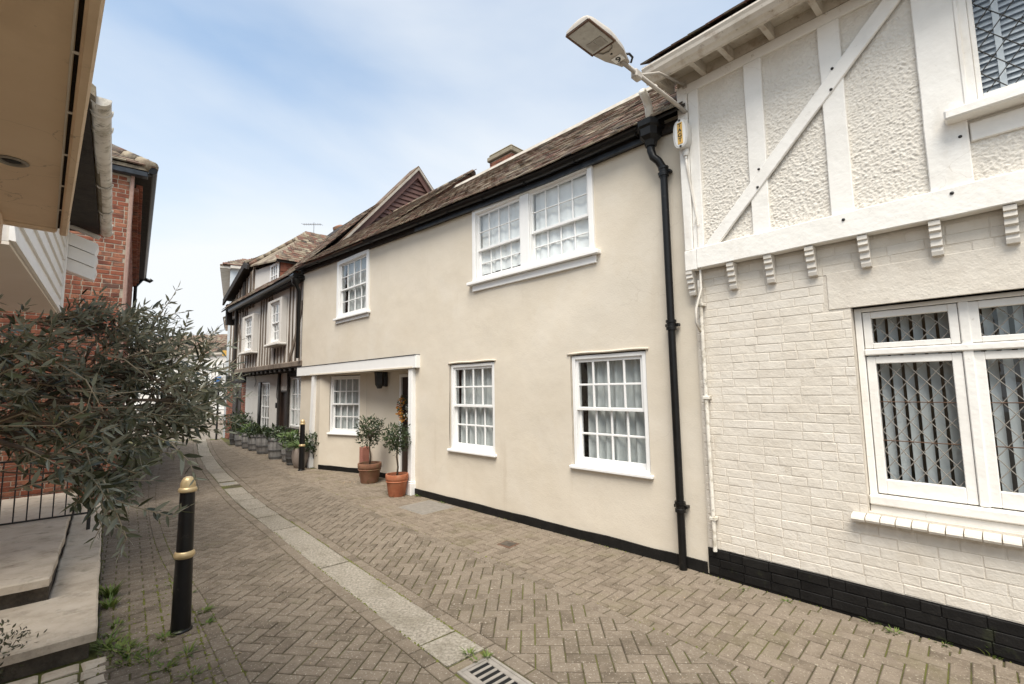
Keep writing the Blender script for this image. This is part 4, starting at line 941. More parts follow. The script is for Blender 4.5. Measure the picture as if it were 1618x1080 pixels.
# rainwater pipe with hopper head
dp = part('downpipe', MB().tube([(-.005, -.075, .0), (-.005, -.075, 3.98)], .038, 14).tube([(-.005, -.075, 3.95), (-.008, -.08, 4.06), (-.04, -.11, 4.14), (-.085, -.13, 4.19), (-.105, -.135, 4.27), (-.105, -.135, 4.36)], .042, 12), MT['black'], CR, smooth=True, label='black cast iron rainwater pipe with a hopper head', angle=40)
mb = MB(); ho = [(.05, .055, 4.34), (.06, .07, 4.40), (.10, .11, 4.44), (.105, .115, 4.52), (.125, .135, 4.54), (.13, .14, 4.60)]
v = []; f = []
for (a, b, z) in ho:
    for (px, py) in ((-1, .6), (1, .6), (1, -.45), (.55, -1), (-.55, -1), (-1, -.45)): v.append((-.105 + px * a, -.135 + py * b * .95, z))
for i in range(len(ho) - 1):
    for k in range(6): f.append((i * 6 + k, i * 6 + (k + 1) % 6, i * 6 + 6 + (k + 1) % 6, i * 6 + 6 + k))
f.append(tuple(range(6))); mb.add([(p[0], p[1], p[2] - .03) for p in v], f); part('hopper', mb, MT['black'], dp)
for z in (4.02, 2.39, .59): part('collar', MB().lathe([(.04, -.05), (.052, -.05), (.052, -.02), (.046, -.015), (.046, .02), (.053, .025), (.053, .05), (.04, .05)], 16, (-.005, -.075, z)).box(-.075, -.07, z - .015, .065, -.012, z + .015, .004), MT['black'], dp, smooth=True, angle=30)
part('inlet_pipe', MB().tube([(-.105, -.13, 4.57), (-.105, -.14, 4.74), (-.10, -.2, 4.82), (-.09, -.30, 4.86)], .042, 12), MT['plasticgutter'], dp, smooth=True)

# ------------------------------------------------------------------ fixtures on the white house
wp = thing_at('waste_pipe', WH, (.085, -.05, .24), 'slim white plastic pipe running up the white brick beside the black drainpipe', 'pipe')
part('pipe', MB().tube([(0, 0, 0), (-.004, 0, 1.2), (-.008, 0, 2.56)], .019, 10), MT['plasticgutter'], wp, smooth=True, angle=40)
for z in (.28, 1.4, 2.3): part('clip', MB().box(-.03, -.024, z, .028, .05, z + .03, .004), MT['plasticgutter'], wp)
jb = thing_at('fuse_box', WH, (.03, -.14, 4.09), 'small grey enamel box with an orange lettered plate below the street lamp', 'electric box')
jb.scale = (1.4, 1.2, 1.32)
mb = MB(); n = 18; v = []; f = []
for (y, s) in ((.06, .9), (-.02, 1.), (-.035, .93)):
    for k in range(n):
        t = 2 * math.pi * k / n; cx, cz = math.cos(t), math.sin(t)
        v.append((.058 * s * math.copysign(abs(cx) ** .7, cx), y, .15 + .12 * s * math.copysign(abs(cz) ** .75, cz)))
for i in range(2):
    for k in range(n): f.append((i * n + k, i * n + (k + 1) % n, i * n + n + (k + 1) % n, i * n + n + k))
f.append(tuple(range(2 * n, 3 * n))); mb.add(v, f); bx = part('case', mb, MT['boxgrey'], jb, smooth=True, angle=50)
mb = MB(); v = []
for y in (-.038, -.033):
    for k in range(n):
        t = 2 * math.pi * k / n; cx, cz = math.cos(t), math.sin(t); v.append((.040 * math.copysign(abs(cx) ** .7, cx), y, .15 + .102 * math.copysign(abs(cz) ** .75, cz)))
mb.add(v, [tuple(range(n))] + [(k, (k + 1) % n, n + (k + 1) % n, n + k) for k in range(n)]); part('face', mb, MT['paper'], jb)
part('name_plate', MB().box(-.019, -.041, .065, .019, -.0385, .235, .003), MT['yellow'], jb)
def text(name, body, size, m, parent, M, ext=.0005, label=None):
    cu = bpy.data.curves.new(name, 'FONT'); cu.body = body; cu.size = size; cu.extrude = ext; cu.align_x = 'CENTER'; cu.align_y = 'CENTER'; cu.materials.append(m); cu.offset = size * .02
    tmp = bpy.data.objects.new('tmp_text', cu); COL.objects.link(tmp); bpy.context.view_layer.update()
    me = bpy.data.meshes.new_from_object(tmp.evaluated_get(bpy.context.evaluated_depsgraph_get())); bpy.data.objects.remove(tmp)
    o = bpy.data.objects.new(name, me); link(o, parent); o.matrix_basis = M; return o
for k, ch in enumerate('TAGT'): text('letter', ch, .042, MT['ink'], jb, T(0, -.0425, .210 - .0385 * k) @ Rx(R(90)))
for z in (.048, .252): o = part('screw', MB().lathe([(.009, 0), (.008, .004), (.001, .005)], 8), MT['iron'], jb); o.location = (0, -.039, z); o.rotation_euler.x = R(90)
part('gland', MB().lathe([(.02, 0), (.022, -.03), (.018, -.05), (.010, -.055), (.010, -.075)], 12, (.01, .02, .035)), MT['boxgrey'], jb, smooth=True, angle=40)
part('cable', MB().tube([(.01, .02, -.03), (.012, .03, -.12), (.04, .045, -.40), (.055, .05, -.55), (.055, .05, -1.05), (.035, -.01, -1.20), (.03, -.012, -1.30), (.028, .06, -1.36)], [.009, .009, .008, .008, .008, .008, .008, .008], 8), MT['oldwhite'], jb, smooth=True)
part('cable_tie', MB().tube([(.04, .03, -.56), (.055, .033, -.50)], .004, 5).tube([(.055, .033, -.57), (.075, .04, -.57)], .003, 5), MT['oldwhite'], jb)
# street lamp on a wall bracket
sl_ = thing_at('street_lamp', WH, (.055, -.08, 4.54), 'rusty wall-bracket street lamp with a pale flat lantern over the lane', 'street lamp')
HX = -.02
arm = part('bracket_arm', MB().tube([(0, .0, 0), (0, -.25, .005), (HX, -1.10, .02)], .019, 10), MT['lampgrey'], sl_, smooth=True)
part('stay', MB().tube([(0, .02, .30), (-.01, -.5, .20), (HX, -.80, .04)], .012, 8), MT['lampgrey'], sl_, smooth=True)
part('wall_plate', MB().box(-.03, -.004, -.07, .03, .012, .08, .004).box(-.025, -.004, .26, .025, .03, .34, .004), MT['lampgrey'], sl_)
part('junction', MB().box(HX - .035, -.92, -.035, HX + .03, -.82, .045, .012), MT['lampgrey'], arm)
hd = link(bpy.data.objects.new('lantern', MB().add([], []).mesh('lantern', MT['lampgrey'])), sl_)
hd.location = (HX, -1.04, .02); hd.rotation_euler = (R(-3), R(3), R(-3)); hd.scale = (1.15, .98, 1.1)
# body outline in plan, widening towards the lens, domed on top
mb = MB(); st = [(0, .035, .03), (-.06, .05, .055), (-.16, .085, .085), (-.27, .102, .10), (-.36, .112, .105), (-.56, .108, .085), (-.62, .104, .06), (-.64, .100, .03)]
v = []; f = []; nn = 9
for (y, hw, hh) in st:
    v.append((-hw, y, 0)); v.append((hw, y, 0))
    for k in range(nn - 2):
        t = math.pi * (k + .5) / (nn - 2); v.append((hw * math.cos(t), y, .008 + hh * math.sin(t)))
m_ = nn
for i in range(len(st) - 1):
    a, b = i * m_, (i + 1) * m_; seq = [1] + list(range(2, m_)) + [0]
    for k in range(len(seq) - 1): f.append((a + seq[k], a + seq[k + 1], b + seq[k + 1], b + seq[k]))
    if st[i][0] > -.35: f.append((a, a + 1, b + 1, b))
e = (len(st) - 1) * m_; f.append(tuple([e + 1] + [e + k for k in range(2, m_)] + [e])); f.append(tuple([1] + list(range(2, m_)) + [0]))
mb.add(v, f); me = mb.mesh('lantern', MT['lampgrey'], True); me.set_sharp_from_angle(angle=R(45)); hd.data = me
mb = MB(); ring(mb, -.108, .108, -.625, -.345, 0, 0, .01)
mb = MB().box(-.110, -.637, -.014, -.095, -.30, .002, .004).box(.095, -.637, -.014, .110, -.30, .002, .004).box(-.095, -.637, -.014, .095, -.622, .002, .004).box(-.095, -.315, -.014, .095, -.30, .002, .004)
part('lens_frame', mb, MT['rust'], hd)
part('lens', MB().box(-.095, -.622, -.010, .095, -.315, -.004, .003), MT['lamplens'], hd)
part('reflector', MB().box(-.065, -.44, -.013, -.004, -.34, -.0105).box(.004, -.44, -.013, .065, -.34, -.0105), MT['lampcell'], hd)
o = part('hatch_lip', MB().tube([(-.06, -.292, -.003), (-.045, -.255, -.004), (0, -.24, -.004), (.045, -.255, -.004), (.06, -.292, -.003)], .006, 6), MT['lampcell'], hd)
part('screw', MB().lathe([(.009, 0), (.009, -.004), (.001, -.006)], 8, (.0, -.20, .0)), MT['iron'], hd)
part('label_plate', MB().box(-.04, -.15, -.005, .045, -.075, -.001), MT['paper'], hd)
text('numeral', '6', .085, MT['ink'], hd, T(.004, -.112, -.006) @ Rx(R(180)) @ Rz(R(165)))
part('cable_loop', MB().tube([(.045, -.08, .03), (.062, -.05, .035), (.06, .0, .03), (.03, .025, .015)], .009, 8), MT['iron'], hd, smooth=True)

# ------------------------------------------------------------------ timber-framed house beyond the cottage
TH = thing('timber_framed_house', (-5.2908, 11.6018, 0), (.70090926, -.71325045), 'old jettied house with close dark oak studs and white infill beyond the cream cottage', 'house')
HB, HD, HW = (-1.84, -.40, .77, 2.17), (-2.62, -1.98, 0, 1.80), (-4.72, -3.64, .52, 2.08)
part('wall', wall_sheet(-6.2, .05, 2.42, [HB, HD, HW], .3, .008, .15, 0, .36, 21), MT['stucco'], TH, smooth=True, recalc=False, angle=40)
part('flank_wall', MB().box(-6.2, .36, 0, -6.1, 6, 4.6).box(-6.2, 5.9, 0, .05, 6, 4.6), MT['stucco'], TH)
for a, b, ww in ((-.40, -.12, 0), (-1.96, -1.85, 0), (-2.74, -2.62, 0)): part('post', MB().box(a, .30, 0, b, .42, 2.40, .01), MT['darkoak'], TH)
part('lintel', MB().box(-2.0, .31, 2.18, -.1, .40, 2.38, .01), MT['darkoak'], TH)
def grid_window(house, x0, x1, z0, z1, y, cols, rows, m='upvc', fw=.05, bar=.03, roomd=.8):
    mb = MB(); ring(mb, x0, x1, z0, z1, y, y + .09, fw); cwid, ch = (x1 - x0 - 2 * fw) / cols, (z1 - z0 - 2 * fw) / rows
    for i in range(1, cols): mb.box(x0 + fw + cwid * i - bar / 2, y + .01, z0 + fw, x0 + fw + cwid * i + bar / 2, y + .05, z1 - fw, .003)
    for j in range(1, rows): mb.box(x0 + fw, y + .015, z0 + fw + ch * j - bar / 2, x1 - fw, y + .045, z0 + fw + ch * j + bar / 2, .003)
    w = part('window', mb, MT[m], house)
    for i in range(cols):
        for j in range(rows): pane_obj(w, x0 + fw + cwid * i, x0 + fw + cwid * (i + 1), z0 + fw + ch * j, z0 + fw + ch * (j + 1), y + .03, MT['oldglass'])
    if roomd: room_part(house, x0 - .1, x1 + .1, z0 - .1, z1 + .1, y + .12, y + .12 + roomd)
    return w
w = grid_window(TH, HB[0] + .02, HB[1] - .02, HB[2] + .02, HB[3] - .02, .37, 5, 3)
part('sill', MB().box(-1.9, .27, .70, -.38, .40, .765, .01), MT['darkoak'], w)
curtain(TH, -1.75, -.5, .85, 2.1, .52, 'netwhite', 'white net curtain in the wide barred window below the jetty', .02, .16, seed=15)
w = grid_window(TH, HW[0] + .24, HW[1] - .02, HW[2] + .02, HW[3] - .02, .38, 3, 4)
part('shutter', MB().box(HW[0], .34, HW[2], HW[0] + .22, .42, HW[3], .01), MT['black'], w)
d = part('door', MB().box(-2.60, .40, 0, -2.0, .46, 1.78, .01), MT['door'], TH)
part('door_frame', MB().box(-2.62, .34, 0, -2.56, .48, 1.80, .01).box(-2.04, .33, 0, -1.985, .48, 1.80, .01).box(-2.56, .34, 1.74, -2.04, .48, 1.80, .01), MT['door'], d)
part('pink_panel', MB().box(-2.18, .385, .5, -2.06, .405, 1.66, .01), MT['pinkdoor'], d)
part('flood_lamp', MB().box(-2.84, .28, 1.28, -2.76, .37, 1.44, .015), MT['iron'], TH)
part('wire', MB().tube([(-2.85, .345, 2.3), (-2.9, .345, 1.9), (-2.95, .345, 1.62), (-2.82, .345, 1.5)], .008, 5).tube([(-5.2, .345, 2.36), (-5.0, .345, 2.1), (-5.15, .345, 1.95)], .008, 5), MT['iron'], TH)
# jetty
part('jetty_beam', MB().box(-6.25, -.03, 2.40, .0, .12, 2.55, .02), MT['oak'], TH)
mb = MB()
for k in range(16): part('joist_end', MB().box(-6.15 + .40 * k, -.005, 2.30, -6.02 + .40 * k, .40, 2.395, .012), MT['darkoak'], TH)
part('jetty_soffit', MB().box(-6.2, .0, 2.385, 0, .4, 2.399), MT['darkoak'], TH)
HA, HC = (-2.36, -1.34, 3.13, 4.36), (-4.93, -3.88, 3.06, 4.22)
part('upper_wall', wall_sheet(-6.2, .02, 4.66, [HA, HC], .3, .01, .12, 2.55, .035, 23), MT['stucco'], TH, smooth=True, recalc=False, angle=40)
rs = random.Random(5)
xs = [-.10, -.30, -.58, -.84, -1.08] + [-2.62, -2.86, -3.10, -3.36, -3.60] + [-5.12, -5.36, -5.62, -5.88, -6.13] + [-1.40, -1.68, -1.96, -2.22] + [-3.95, -4.25, -4.55, -4.82]
for x in xs:
    short = (HA[0] - .12 < x < HA[1] + .1) or (HC[0] - .12 < x < HC[1] + .1)
    z1 = (3.0 if short else 4.62); wd_ = rs.uniform(.07, .115); l = rs.uniform(-.02, .02)
    mb = MB(); n = 6; P = [(x - wd_ / 2 + rs.uniform(-.008, .008), 2.545 + (z1 - 2.545) * k / n) for k in range(n + 1)] + [(x + wd_ / 2 + l + rs.uniform(-.008, .008), 2.545 + (z1 - 2.545) * k / n) for k in range(n, -1, -1)]
    mb.prism(P, .018, .06, 'y'); part('stud', mb, MT['oak'], TH)
def curved_brace(x0, z0, x1, z1, w=.15, bow=.12):
    P = []; Q = []
    for k in range(9):
        t = k / 8; b = bow * math.sin(math.pi * t); P.append((x0 + (x1 - x0) * t + b, z0 + (z1 - z0) * t)); Q.append((x0 + (x1 - x0) * t + b + w, z0 + (z1 - z0) * t))
    part('brace', MB().prism(P + Q[::-1], .006, .05, 'y'), MT['oak'], TH)
curved_brace(-1.12, 2.55, -.22, 4.1, .15, .10); curved_brace(-5.30, 2.55, -6.05, 4.1, .14, -.1)
part('corner_post', MB().box(-6.35, -.05, 2.3, -6.17, .14, 4.62, .02), MT['darkoak'], TH)
part('wall_plate', MB().box(-6.3, -.03, 4.60, .02, .04, 4.70, .01), MT['darkoak'], TH)
for (h, nm) in ((HA, 'projecting sash window nearer the cottage'), (HC, 'projecting sash window at the far end')):
    w = sash_window(TH, h[0] + .12, h[1] - .10, h[2] + .02, h[3] - .08, -.09, 3, 2, fw=.03, sw=.04, bar=.028, sill=0, label=nm)
    mb = MB().box(h[0] - .10, -.13, h[2] - .02, h[0] + .118, .03, h[3], .01).box(h[1] - .098, -.13, h[2] - .02, h[1] + .06, .03, h[3], .01).box(h[0] + .118, -.13, h[3] - .078, h[1] - .098, .03, h[3], .01)
    part('casing', mb, MT['stucco'], w); part('sill', MB().box(h[0] - .12, -.20, h[2] - .09, h[1] + .08, .03, h[2] - .022, .015), MT['stucco'], w)
    curtain(TH, h[0] + .2, h[1] - .2, h[2] + .1, h[3] - .1, .08, 'netwhite' if h is HA else 'curtain', 'pale curtain in the ' + ('nearer' if h is HA else 'farther') + ' upper window of the timber-framed house', .02, .14, seed=h[0])
part('gutter', MB().tube([(-6.25, -.22, 4.60), (-3, -.22, 4.66), (.0, -.22, 4.70)], .07, 10).box(-6.25, -.16, 4.62, .0, .03, 4.72), MT['black'], TH)
part('downpipe', MB().tube([(-.07, -.10, 2.6), (-.07, -.10, 4.3), (-.05, -.20, 4.5), (-.05, -.22, 4.66)], .045, 10).lathe([(.05, 0), (.09, .04), (.10, .16), (.05, .17)], 10, (-.05, -.2, 4.45)), MT['black'], TH, smooth=True, angle=40)
# roof of the timber-framed house
def slope(name, poly, m, parent, th=.05):
    """roof plane given by corner points (x,y,z)"""
    n = len(poly); mb = MB(); v = [Vector(p) for p in poly] + [Vector(p) - Vector((0, 0, th)) for p in poly]
    mb.add(v, [tuple(range(n)), tuple(range(2 * n - 1, n - 1, -1))] + [(i, (i + 1) % n, n + (i + 1) % n, n + i) for i in range(n)]); return part(name, mb, m, parent)
def tiled(parent, x0, x1, y0, z0, pitch, length, seed, keep=None, limit=0, gauge=.1, rot=None):
    its = tile_items(x0, x1, (y0, z0), pitch, int(length / gauge), seed=seed, gauge=gauge)
    if rot is not None: its = [(g_, rot @ M_) for g_, M_ in its]
    if keep: its = [q for q in its if keep(q[1].translation)]
    pieces(parent, 'roof_tile', 'roof_tiling', its, MT['tile'], limit)
slope('roof', [(-7.2, -.28, 4.70), (-.42, -.28, 4.74), (-.42, 2.4, 7.52), (-3.8, 2.4, 7.50), (-6.8, 1.2, 6.2)], MT['darkoak'], TH)
slope('rear_roof', [(-.42, 2.4, 7.52), (-3.8, 2.4, 7.5), (-6.8, 5, 5), (-.42, 5.4, 4.7)], MT['tile'], TH)
tiled(TH, -6.9, -.40, -.30, 4.72, 46.2, 3.85, 31, keep=lambda p: p.z < 7.5 and (p.x > -3.8 or p.z < 7.5 - (-3.8 - p.x) * .42) and not (p.x < -1.98 and p.y > -.02))
# long shed dormer with a tile-hung cheek
slope('dormer_roof', [(-1.88, -.12, 5.52), (-1.88, 3.0, 5.52), (-3.0, 3.0, 6.88), (-3.0, 1.18, 6.88)], MT['darkoak'], TH)
slope('dormer_roof', [(-4.32, -.16, 5.84), (-1.88, -.12, 5.52), (-3.0, 1.18, 6.88)], MT['tile'], TH); slope('dormer_roof', [(-4.32, -.16, 5.84), (-3.0, 1.18, 6.88), (-3.0, 3, 6.88), (-4.4, 3, 6.0)], MT['tile'], TH)
tiled(TH, -.2, 2.8, 0, 5.54, 50.5, 1.75, 33, rot=T(-1.86, 0, 0) @ Rz(R(90)), keep=lambda p: p.y > -.15 + (p.z - 5.52) * .97)
g = MB(); g.tube([(0, 0, 0), (.27, 0, 0)], .09, 8); gm = g.mesh('hip_tile', MT['tile'], True); hv = Vector((1.32, 1.34, 1.04)).normalized()
for k in range(8): o = link(bpy.data.objects.new('hip_tile', gm), TH); o.location = Vector((-4.3, -.14, 5.86)) + hv * .26 * k; o.rotation_euler = hv.to_track_quat('X', 'Z').to_euler()
part('dormer_panel', MB().prism([(-4.24, 4.76), (-2.72, 4.80), (-2.72, 5.56), (-4.24, 5.68)], .0, .05, 'y'), MT['stucco'], TH)
w = grid_window(TH, -2.70, -1.98, 4.80, 5.52, -.03, 3, 2, roomd=0, fw=.07)
part('casing', MB().box(-2.76, -.05, 4.74, -1.94, .04, 4.80, .01), MT['white'], w)
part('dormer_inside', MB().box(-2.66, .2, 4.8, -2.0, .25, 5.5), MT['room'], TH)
ck = part('dormer_cheek', MB().prism([(.0, 4.85), (.0, 5.52), (.62, 5.52)], -1.99, -1.965, 'x'), MT['darkoak'], TH)
its = []
for r_ in range(22):
    z = 4.82 + .105 * r_
    for k in range(14):
        y = .02 + .165 * k + (.08 if r_ % 2 else 0)
        if y < (z - 4.75) * .93 and z < 5.50: its.append((_tg[(.166, .19, .014)], Matrix(((0, 0, 1, -1.955), (1, 0, 0, y + .083), (0, 1, 0, z), (0, 0, 0, 1))) @ Rx(-.07 + random.uniform(-.03, .03))))
big = MB()
for g_, M_ in its: big.add([M_ @ Vector(p) for p in g_.v], g_.f, 0, random.random())
part('hung_tiling', big, MT['tilered'], ck, kind='stuff', rnd=True)
# raking gable at the far end
part('gable_wall', MB().prism([(-7.0, 4.4), (-4.3, 4.70), (-4.3, 5.74), (-4.6, 5.80), (-7.0, 5.02)], .02, .08, 'y'), MT['stucco'], TH)
for x in (-6.75, -6.35, -5.95, -5.6, -5.15, -4.75, -4.42): part('stud', MB().box(x - .06, -.02, 4.5, x + .06, .03, 5.0 + (x + 7.0) * .325, .008), MT['oak'], TH)
part('gable_window', MB().box(-5.5, -.05, 4.85, -5.22, .03, 5.5, .01), MT['darkoak'], TH)
part('bargeboard', MB().prism([(-7.25, 4.93), (-7.2, 5.12), (-4.62, 5.99), (-4.28, 5.84), (-4.28, 5.70), (-4.62, 5.80)], -.25, -.19, 'y').prism([(-7.22, 5.10), (-4.62, 5.97), (-4.62, 6.02), (-7.22, 5.15)], -.25, 1.8, 'y'), MT['darkoak'], TH)
part('corner_bracket', MB().prism([(-7.15, 4.2), (-6.95, 4.2), (-6.95, 4.95), (-7.2, 4.95)], -.15, .1, 'y'), MT['darkoak'], TH)
slope('roof', [(-7.25, -.24, 5.13), (-4.62, -.24, 6.0), (-4.30, 1.75, 7.30), (-6.8, 1.75, 6.6)], MT['tile'], TH)
# tall end gable boarded in brown, above the cottage roof
xg = -.42
part('gable_end', MB().prism([(1.0, 5.4), (3.6, 8.86), (6.6, 5.6), (5, 5.2)], xg - .10, xg - .06, 'x'), MT['darkoak'], TH)
for k in range(20):
    z = 5.75 + .155 * k
    ya, yb = 1.24 + (z - 6.05) / 1.217 + .12, 3.6 + (8.91 - z) / 1.06 - .12
    if yb - ya < .12: continue
    P = [(-.055, 0), (.012, -.005), (.012, .02), (-.03, .158), (-.055, .158)]
    mb = MB(); n = len(P); dz = .155
    # trim the board ends to the rake
    v = []
    for yy, sg in ((ya, 1), (yb, -1)):
        for px, pz in P: v.append((xg + px, yy + sg * (pz / (1.217 if sg > 0 else 1.06)), z + pz))
    mb.add(v, [tuple(range(n)), tuple(range(2 * n - 1, n - 1, -1))] + [(i, (i + 1) % n, n + (i + 1) % n, n + i) for i in range(n)]); part('weatherboard', mb, MT['brownboard'], TH)
def rake(y0, z0, y1, z1, w, x0, x1, m, name):
    d = Vector((y1 - y0, z1 - z0)).normalized(); nx_, nz_ = -d.y, d.x
    if nz_ > 0: nx_, nz_ = -nx_, -nz_
    part(name, MB().prism([(y0, z0), (y1, z1), (y1 + nx_ * w * 0, z1 - w * 1.5), (y0, z0 - w * 1.5)], x0, x1, 'x'), m, TH)
rake(.95, 5.70, 3.60, 8.86, .17, xg + .02, xg + .07, MT['brownboard'], 'bargeboard'); rake(6.4, 5.90, 3.60, 8.86, .17, xg + .02, xg + .07, MT['brownboard'], 'bargeboard')
part('verge', MB().prism([(.9, 5.72), (3.6, 8.94), (6.5, 5.9), (6.5, 5.82), (3.6, 8.85), (.9, 5.63)], xg + .02, xg + .13, 'x'), MT['leadpale'], TH)
part('gable_roof', MB().prism([(.9, 5.76), (3.6, 9.0), (6.5, 5.96), (6.5, 5.9), (3.6, 8.9), (.9, 5.68)], xg - .42, xg + .11, 'x'), MT['tile'], TH)
# aerial and chimney pot
ae = thing_at('aerial', TH, (-4.75, 2.0, 7.3), 'spindly grey television aerial on the far tiled roof', 'aerial')
ae.scale = (.5, .5, .62)
part('mast', MB().tube([(0, 0, 0), (0, 0, 1.0)], .022, 6), MT['aerial'], ae)
part('boom', MB().tube([(-.75, -.5, .95), (.45, .35, .85)], .016, 6), MT['aerial'], ae)
for k in range(9): t = k / 8; x, y, z = -.75 + 1.2 * t, -.5 + .85 * t, .95 - .1 * t; part('element', MB().tube([(x - .12, y + .17, z), (x + .12, y - .17, z)], .012, 5), MT['aerial'], ae)
part('chimney_pot', MB().lathe([(.2, -.5), (.2, 0), (.28, .05), (.30, .14), (.22, .2), (.12, .26)], 14, (-4.0, 2.7, 7.5)), MT['terra'], TH, smooth=True, angle=40)

# ------------------------------------------------------------------ houses farther down the lane
BC = thing('brick_cottage', wm(TH) @ Vector((-6.25, .35, 0)), (.70090926, -.71325045), 'narrow brick fronted cottage with dark doorways between the timber-framed house and the grey gable', 'cottage')
part('wall', MB().box(-2.6, .06, 0, 0, 4, 3.2), MT['stucco'], BC)
gs = {k: brick_geom(k, .064, .03, .004) for k in (.214, .102)}
pieces(BC, 'brick', 'brickwork', brick_rows(-.55, -.02, 0, 2.1, [], y=.03, gs=gs, seed=41) + brick_rows(-2.6, -1.75, 0, 2.1, [], y=.03, gs=gs, seed=42), MT['redbrick'], 0)
part('door', MB().box(-1.7, .03, 0, -1.15, .08, 1.95, .01), MT['door'], BC); part('door', MB().box(-1.0, .03, 0, -.6, .08, 1.95, .01), MT['door'], BC)
part('door_post', MB().box(-1.14, .0, 0, -1.01, .1, 2.0, .01), MT['darkoak'], BC); part('fascia', MB().box(-2.6, -.03, 2.1, 0, .1, 2.4, .01), MT['darkoak'], BC)
for x in (-.15, -.45, -.8, -1.2, -1.6, -2.0, -2.4): part('stud', MB().box(x - .06, .02, 2.4, x + .06, .07, 4.6, .01), MT['oak'], BC)
part('upper_wall', MB().box(-2.6, .05, 2.4, 0, .1, 4.5), MT['stucco'], BC)
GH = thing('grey_gabled_house', wm(TH) @ Vector((-9.0, .35, 0)), (.515, -.857), 'taller pale blue-grey rendered house with deep boxed eaves rising behind the timber-framed house', 'house')
part('wall', MB().box(-7, 0, 0, 0, 7, 6.74), MT['greystucco'], GH)
part('eaves', MB().box(-7.4, -.36, 6.72, .1, 0.02, 6.84, .01).box(-.02, .0, 6.74, .16, 7, 6.86, .01), MT['oldwhite'], GH)
for k in range(22): part('soffit_board', MB().box(-7.3 + .335 * k, -.33, 6.695, -7.3 + .335 * k + .3, -.01, 6.715), MT['oldwhite'], GH)
slope('roof', [(-7.4, -.36, 6.86), (.12, -.36, 6.86), (-3.4, 3.4, 9.0), (-5, 3.4, 9.0)], MT['tile'], GH); slope('roof', [(.12, -.36, 6.86), (.12, 7, 6.86), (-3.4, 3.4, 9.0)], MT['tile'], GH)
tiled(GH, -.36, 7.0, 0, 6.87, 31.5, 4.0, 51, rot=T(.16, 0, 0) @ Rz(R(90)), keep=lambda p: p.y > -.3 + (p.z - 6.86) * 1.75 and p.y < 7 - (p.z - 6.86) * 1.68)
RB = thing('far_brick_house', wm(GH) @ Vector((-7.4, .5, 0)), (.515, -.857), 'narrow slice of a red brick house showing past the grey gable', 'house')
part('wall', MB().box(-5, -.40, 0, 0, 6, 5.6), MT['redbrick'], RB); part('eaves', MB().box(-5.1, -.8, 5.6, .1, 6, 5.75, .02), MT['oldwhite'], RB); slope('roof', [(-5.2, -.85, 5.76), (.15, -.85, 5.76), (.15, 3, 7.6), (-5.2, 3, 7.6)], MT['tile'], RB)
part('sign_bracket', MB().box(-.3, -.8, 3.7, -.2, -.45, 4.0, .01), MT['yellow'], RB)
FW = thing('far_white_house', (-30.5, 35.6, 0), (.985, -.17), 'white rendered house with a brown tiled roof closing the far end of the lane', 'house')
part('wall', MB().box(0, 0, 0, 8.2, 6, 4.55), MT['stucco'], FW); slope('roof', [(-.3, -.35, 4.5), (8.5, -.35, 4.5), (8.0, 3, 6.5), (.2, 3, 6.5)], MT['tile'], FW)
slope('roof', [(8.5, -.35, 4.5), (8.5, 6.3, 4.5), (8.0, 3, 6.5)], MT['tile'], FW)
tiled(FW, -.3, 8.5, -.38, 4.52, 31, 3.8, 61, gauge=.2)
for x in (1.2, 3.6, 6.2):
    for z in (.9, 3.0):
        w = grid_window(FW, x, x + 1.0, z, z + 1.2, -.04, 2, 2, roomd=0, fw=.08, bar=.04); part('sill', MB().box(x - .1, -.12, z - .1, x + 1.1, .02, z - .005), MT['white'], w)
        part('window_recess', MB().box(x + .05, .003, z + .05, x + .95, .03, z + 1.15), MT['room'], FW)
FS = thing('far_white_shop', (-22.6, 31.5, 0), (.93, -.36), 'low white building with sash windows glimpsed past the olive branches', 'building')
part('wall', MB().box(0, 0, 0, 5.2, 5, 4.2), MT['stucco'], FS); part('roof', MB().box(-.1, -.15, 4.2, 5.3, 5, 4.35, .03), MT['leadpale'], FS)
for x in (.5, 2.0, 3.5):
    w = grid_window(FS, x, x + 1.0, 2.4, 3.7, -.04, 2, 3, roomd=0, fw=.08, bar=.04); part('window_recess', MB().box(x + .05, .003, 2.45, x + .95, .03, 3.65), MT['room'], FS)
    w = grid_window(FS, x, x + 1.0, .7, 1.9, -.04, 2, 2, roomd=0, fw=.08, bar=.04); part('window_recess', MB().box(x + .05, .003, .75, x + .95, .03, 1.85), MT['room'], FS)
    part('band', MB().box(x - .2, -.05, 2.05, x + 1.2, .0, 2.15), MT['white'], FS)
sp = thing('signpost', (-11.15, 17.55, 0), None, 'slim black signpost with a small blue plate at the bend of the lane', 'signpost', rz=R(-30))
part('post', MB().tube([(0, 0, 0), (0, 0, 2.35)], .035, 8), MT['iron'], sp); part('plate', MB().box(-.22, -.05, 2.14, .22, -.03, 2.36, .01), MT['bluesign'], sp)

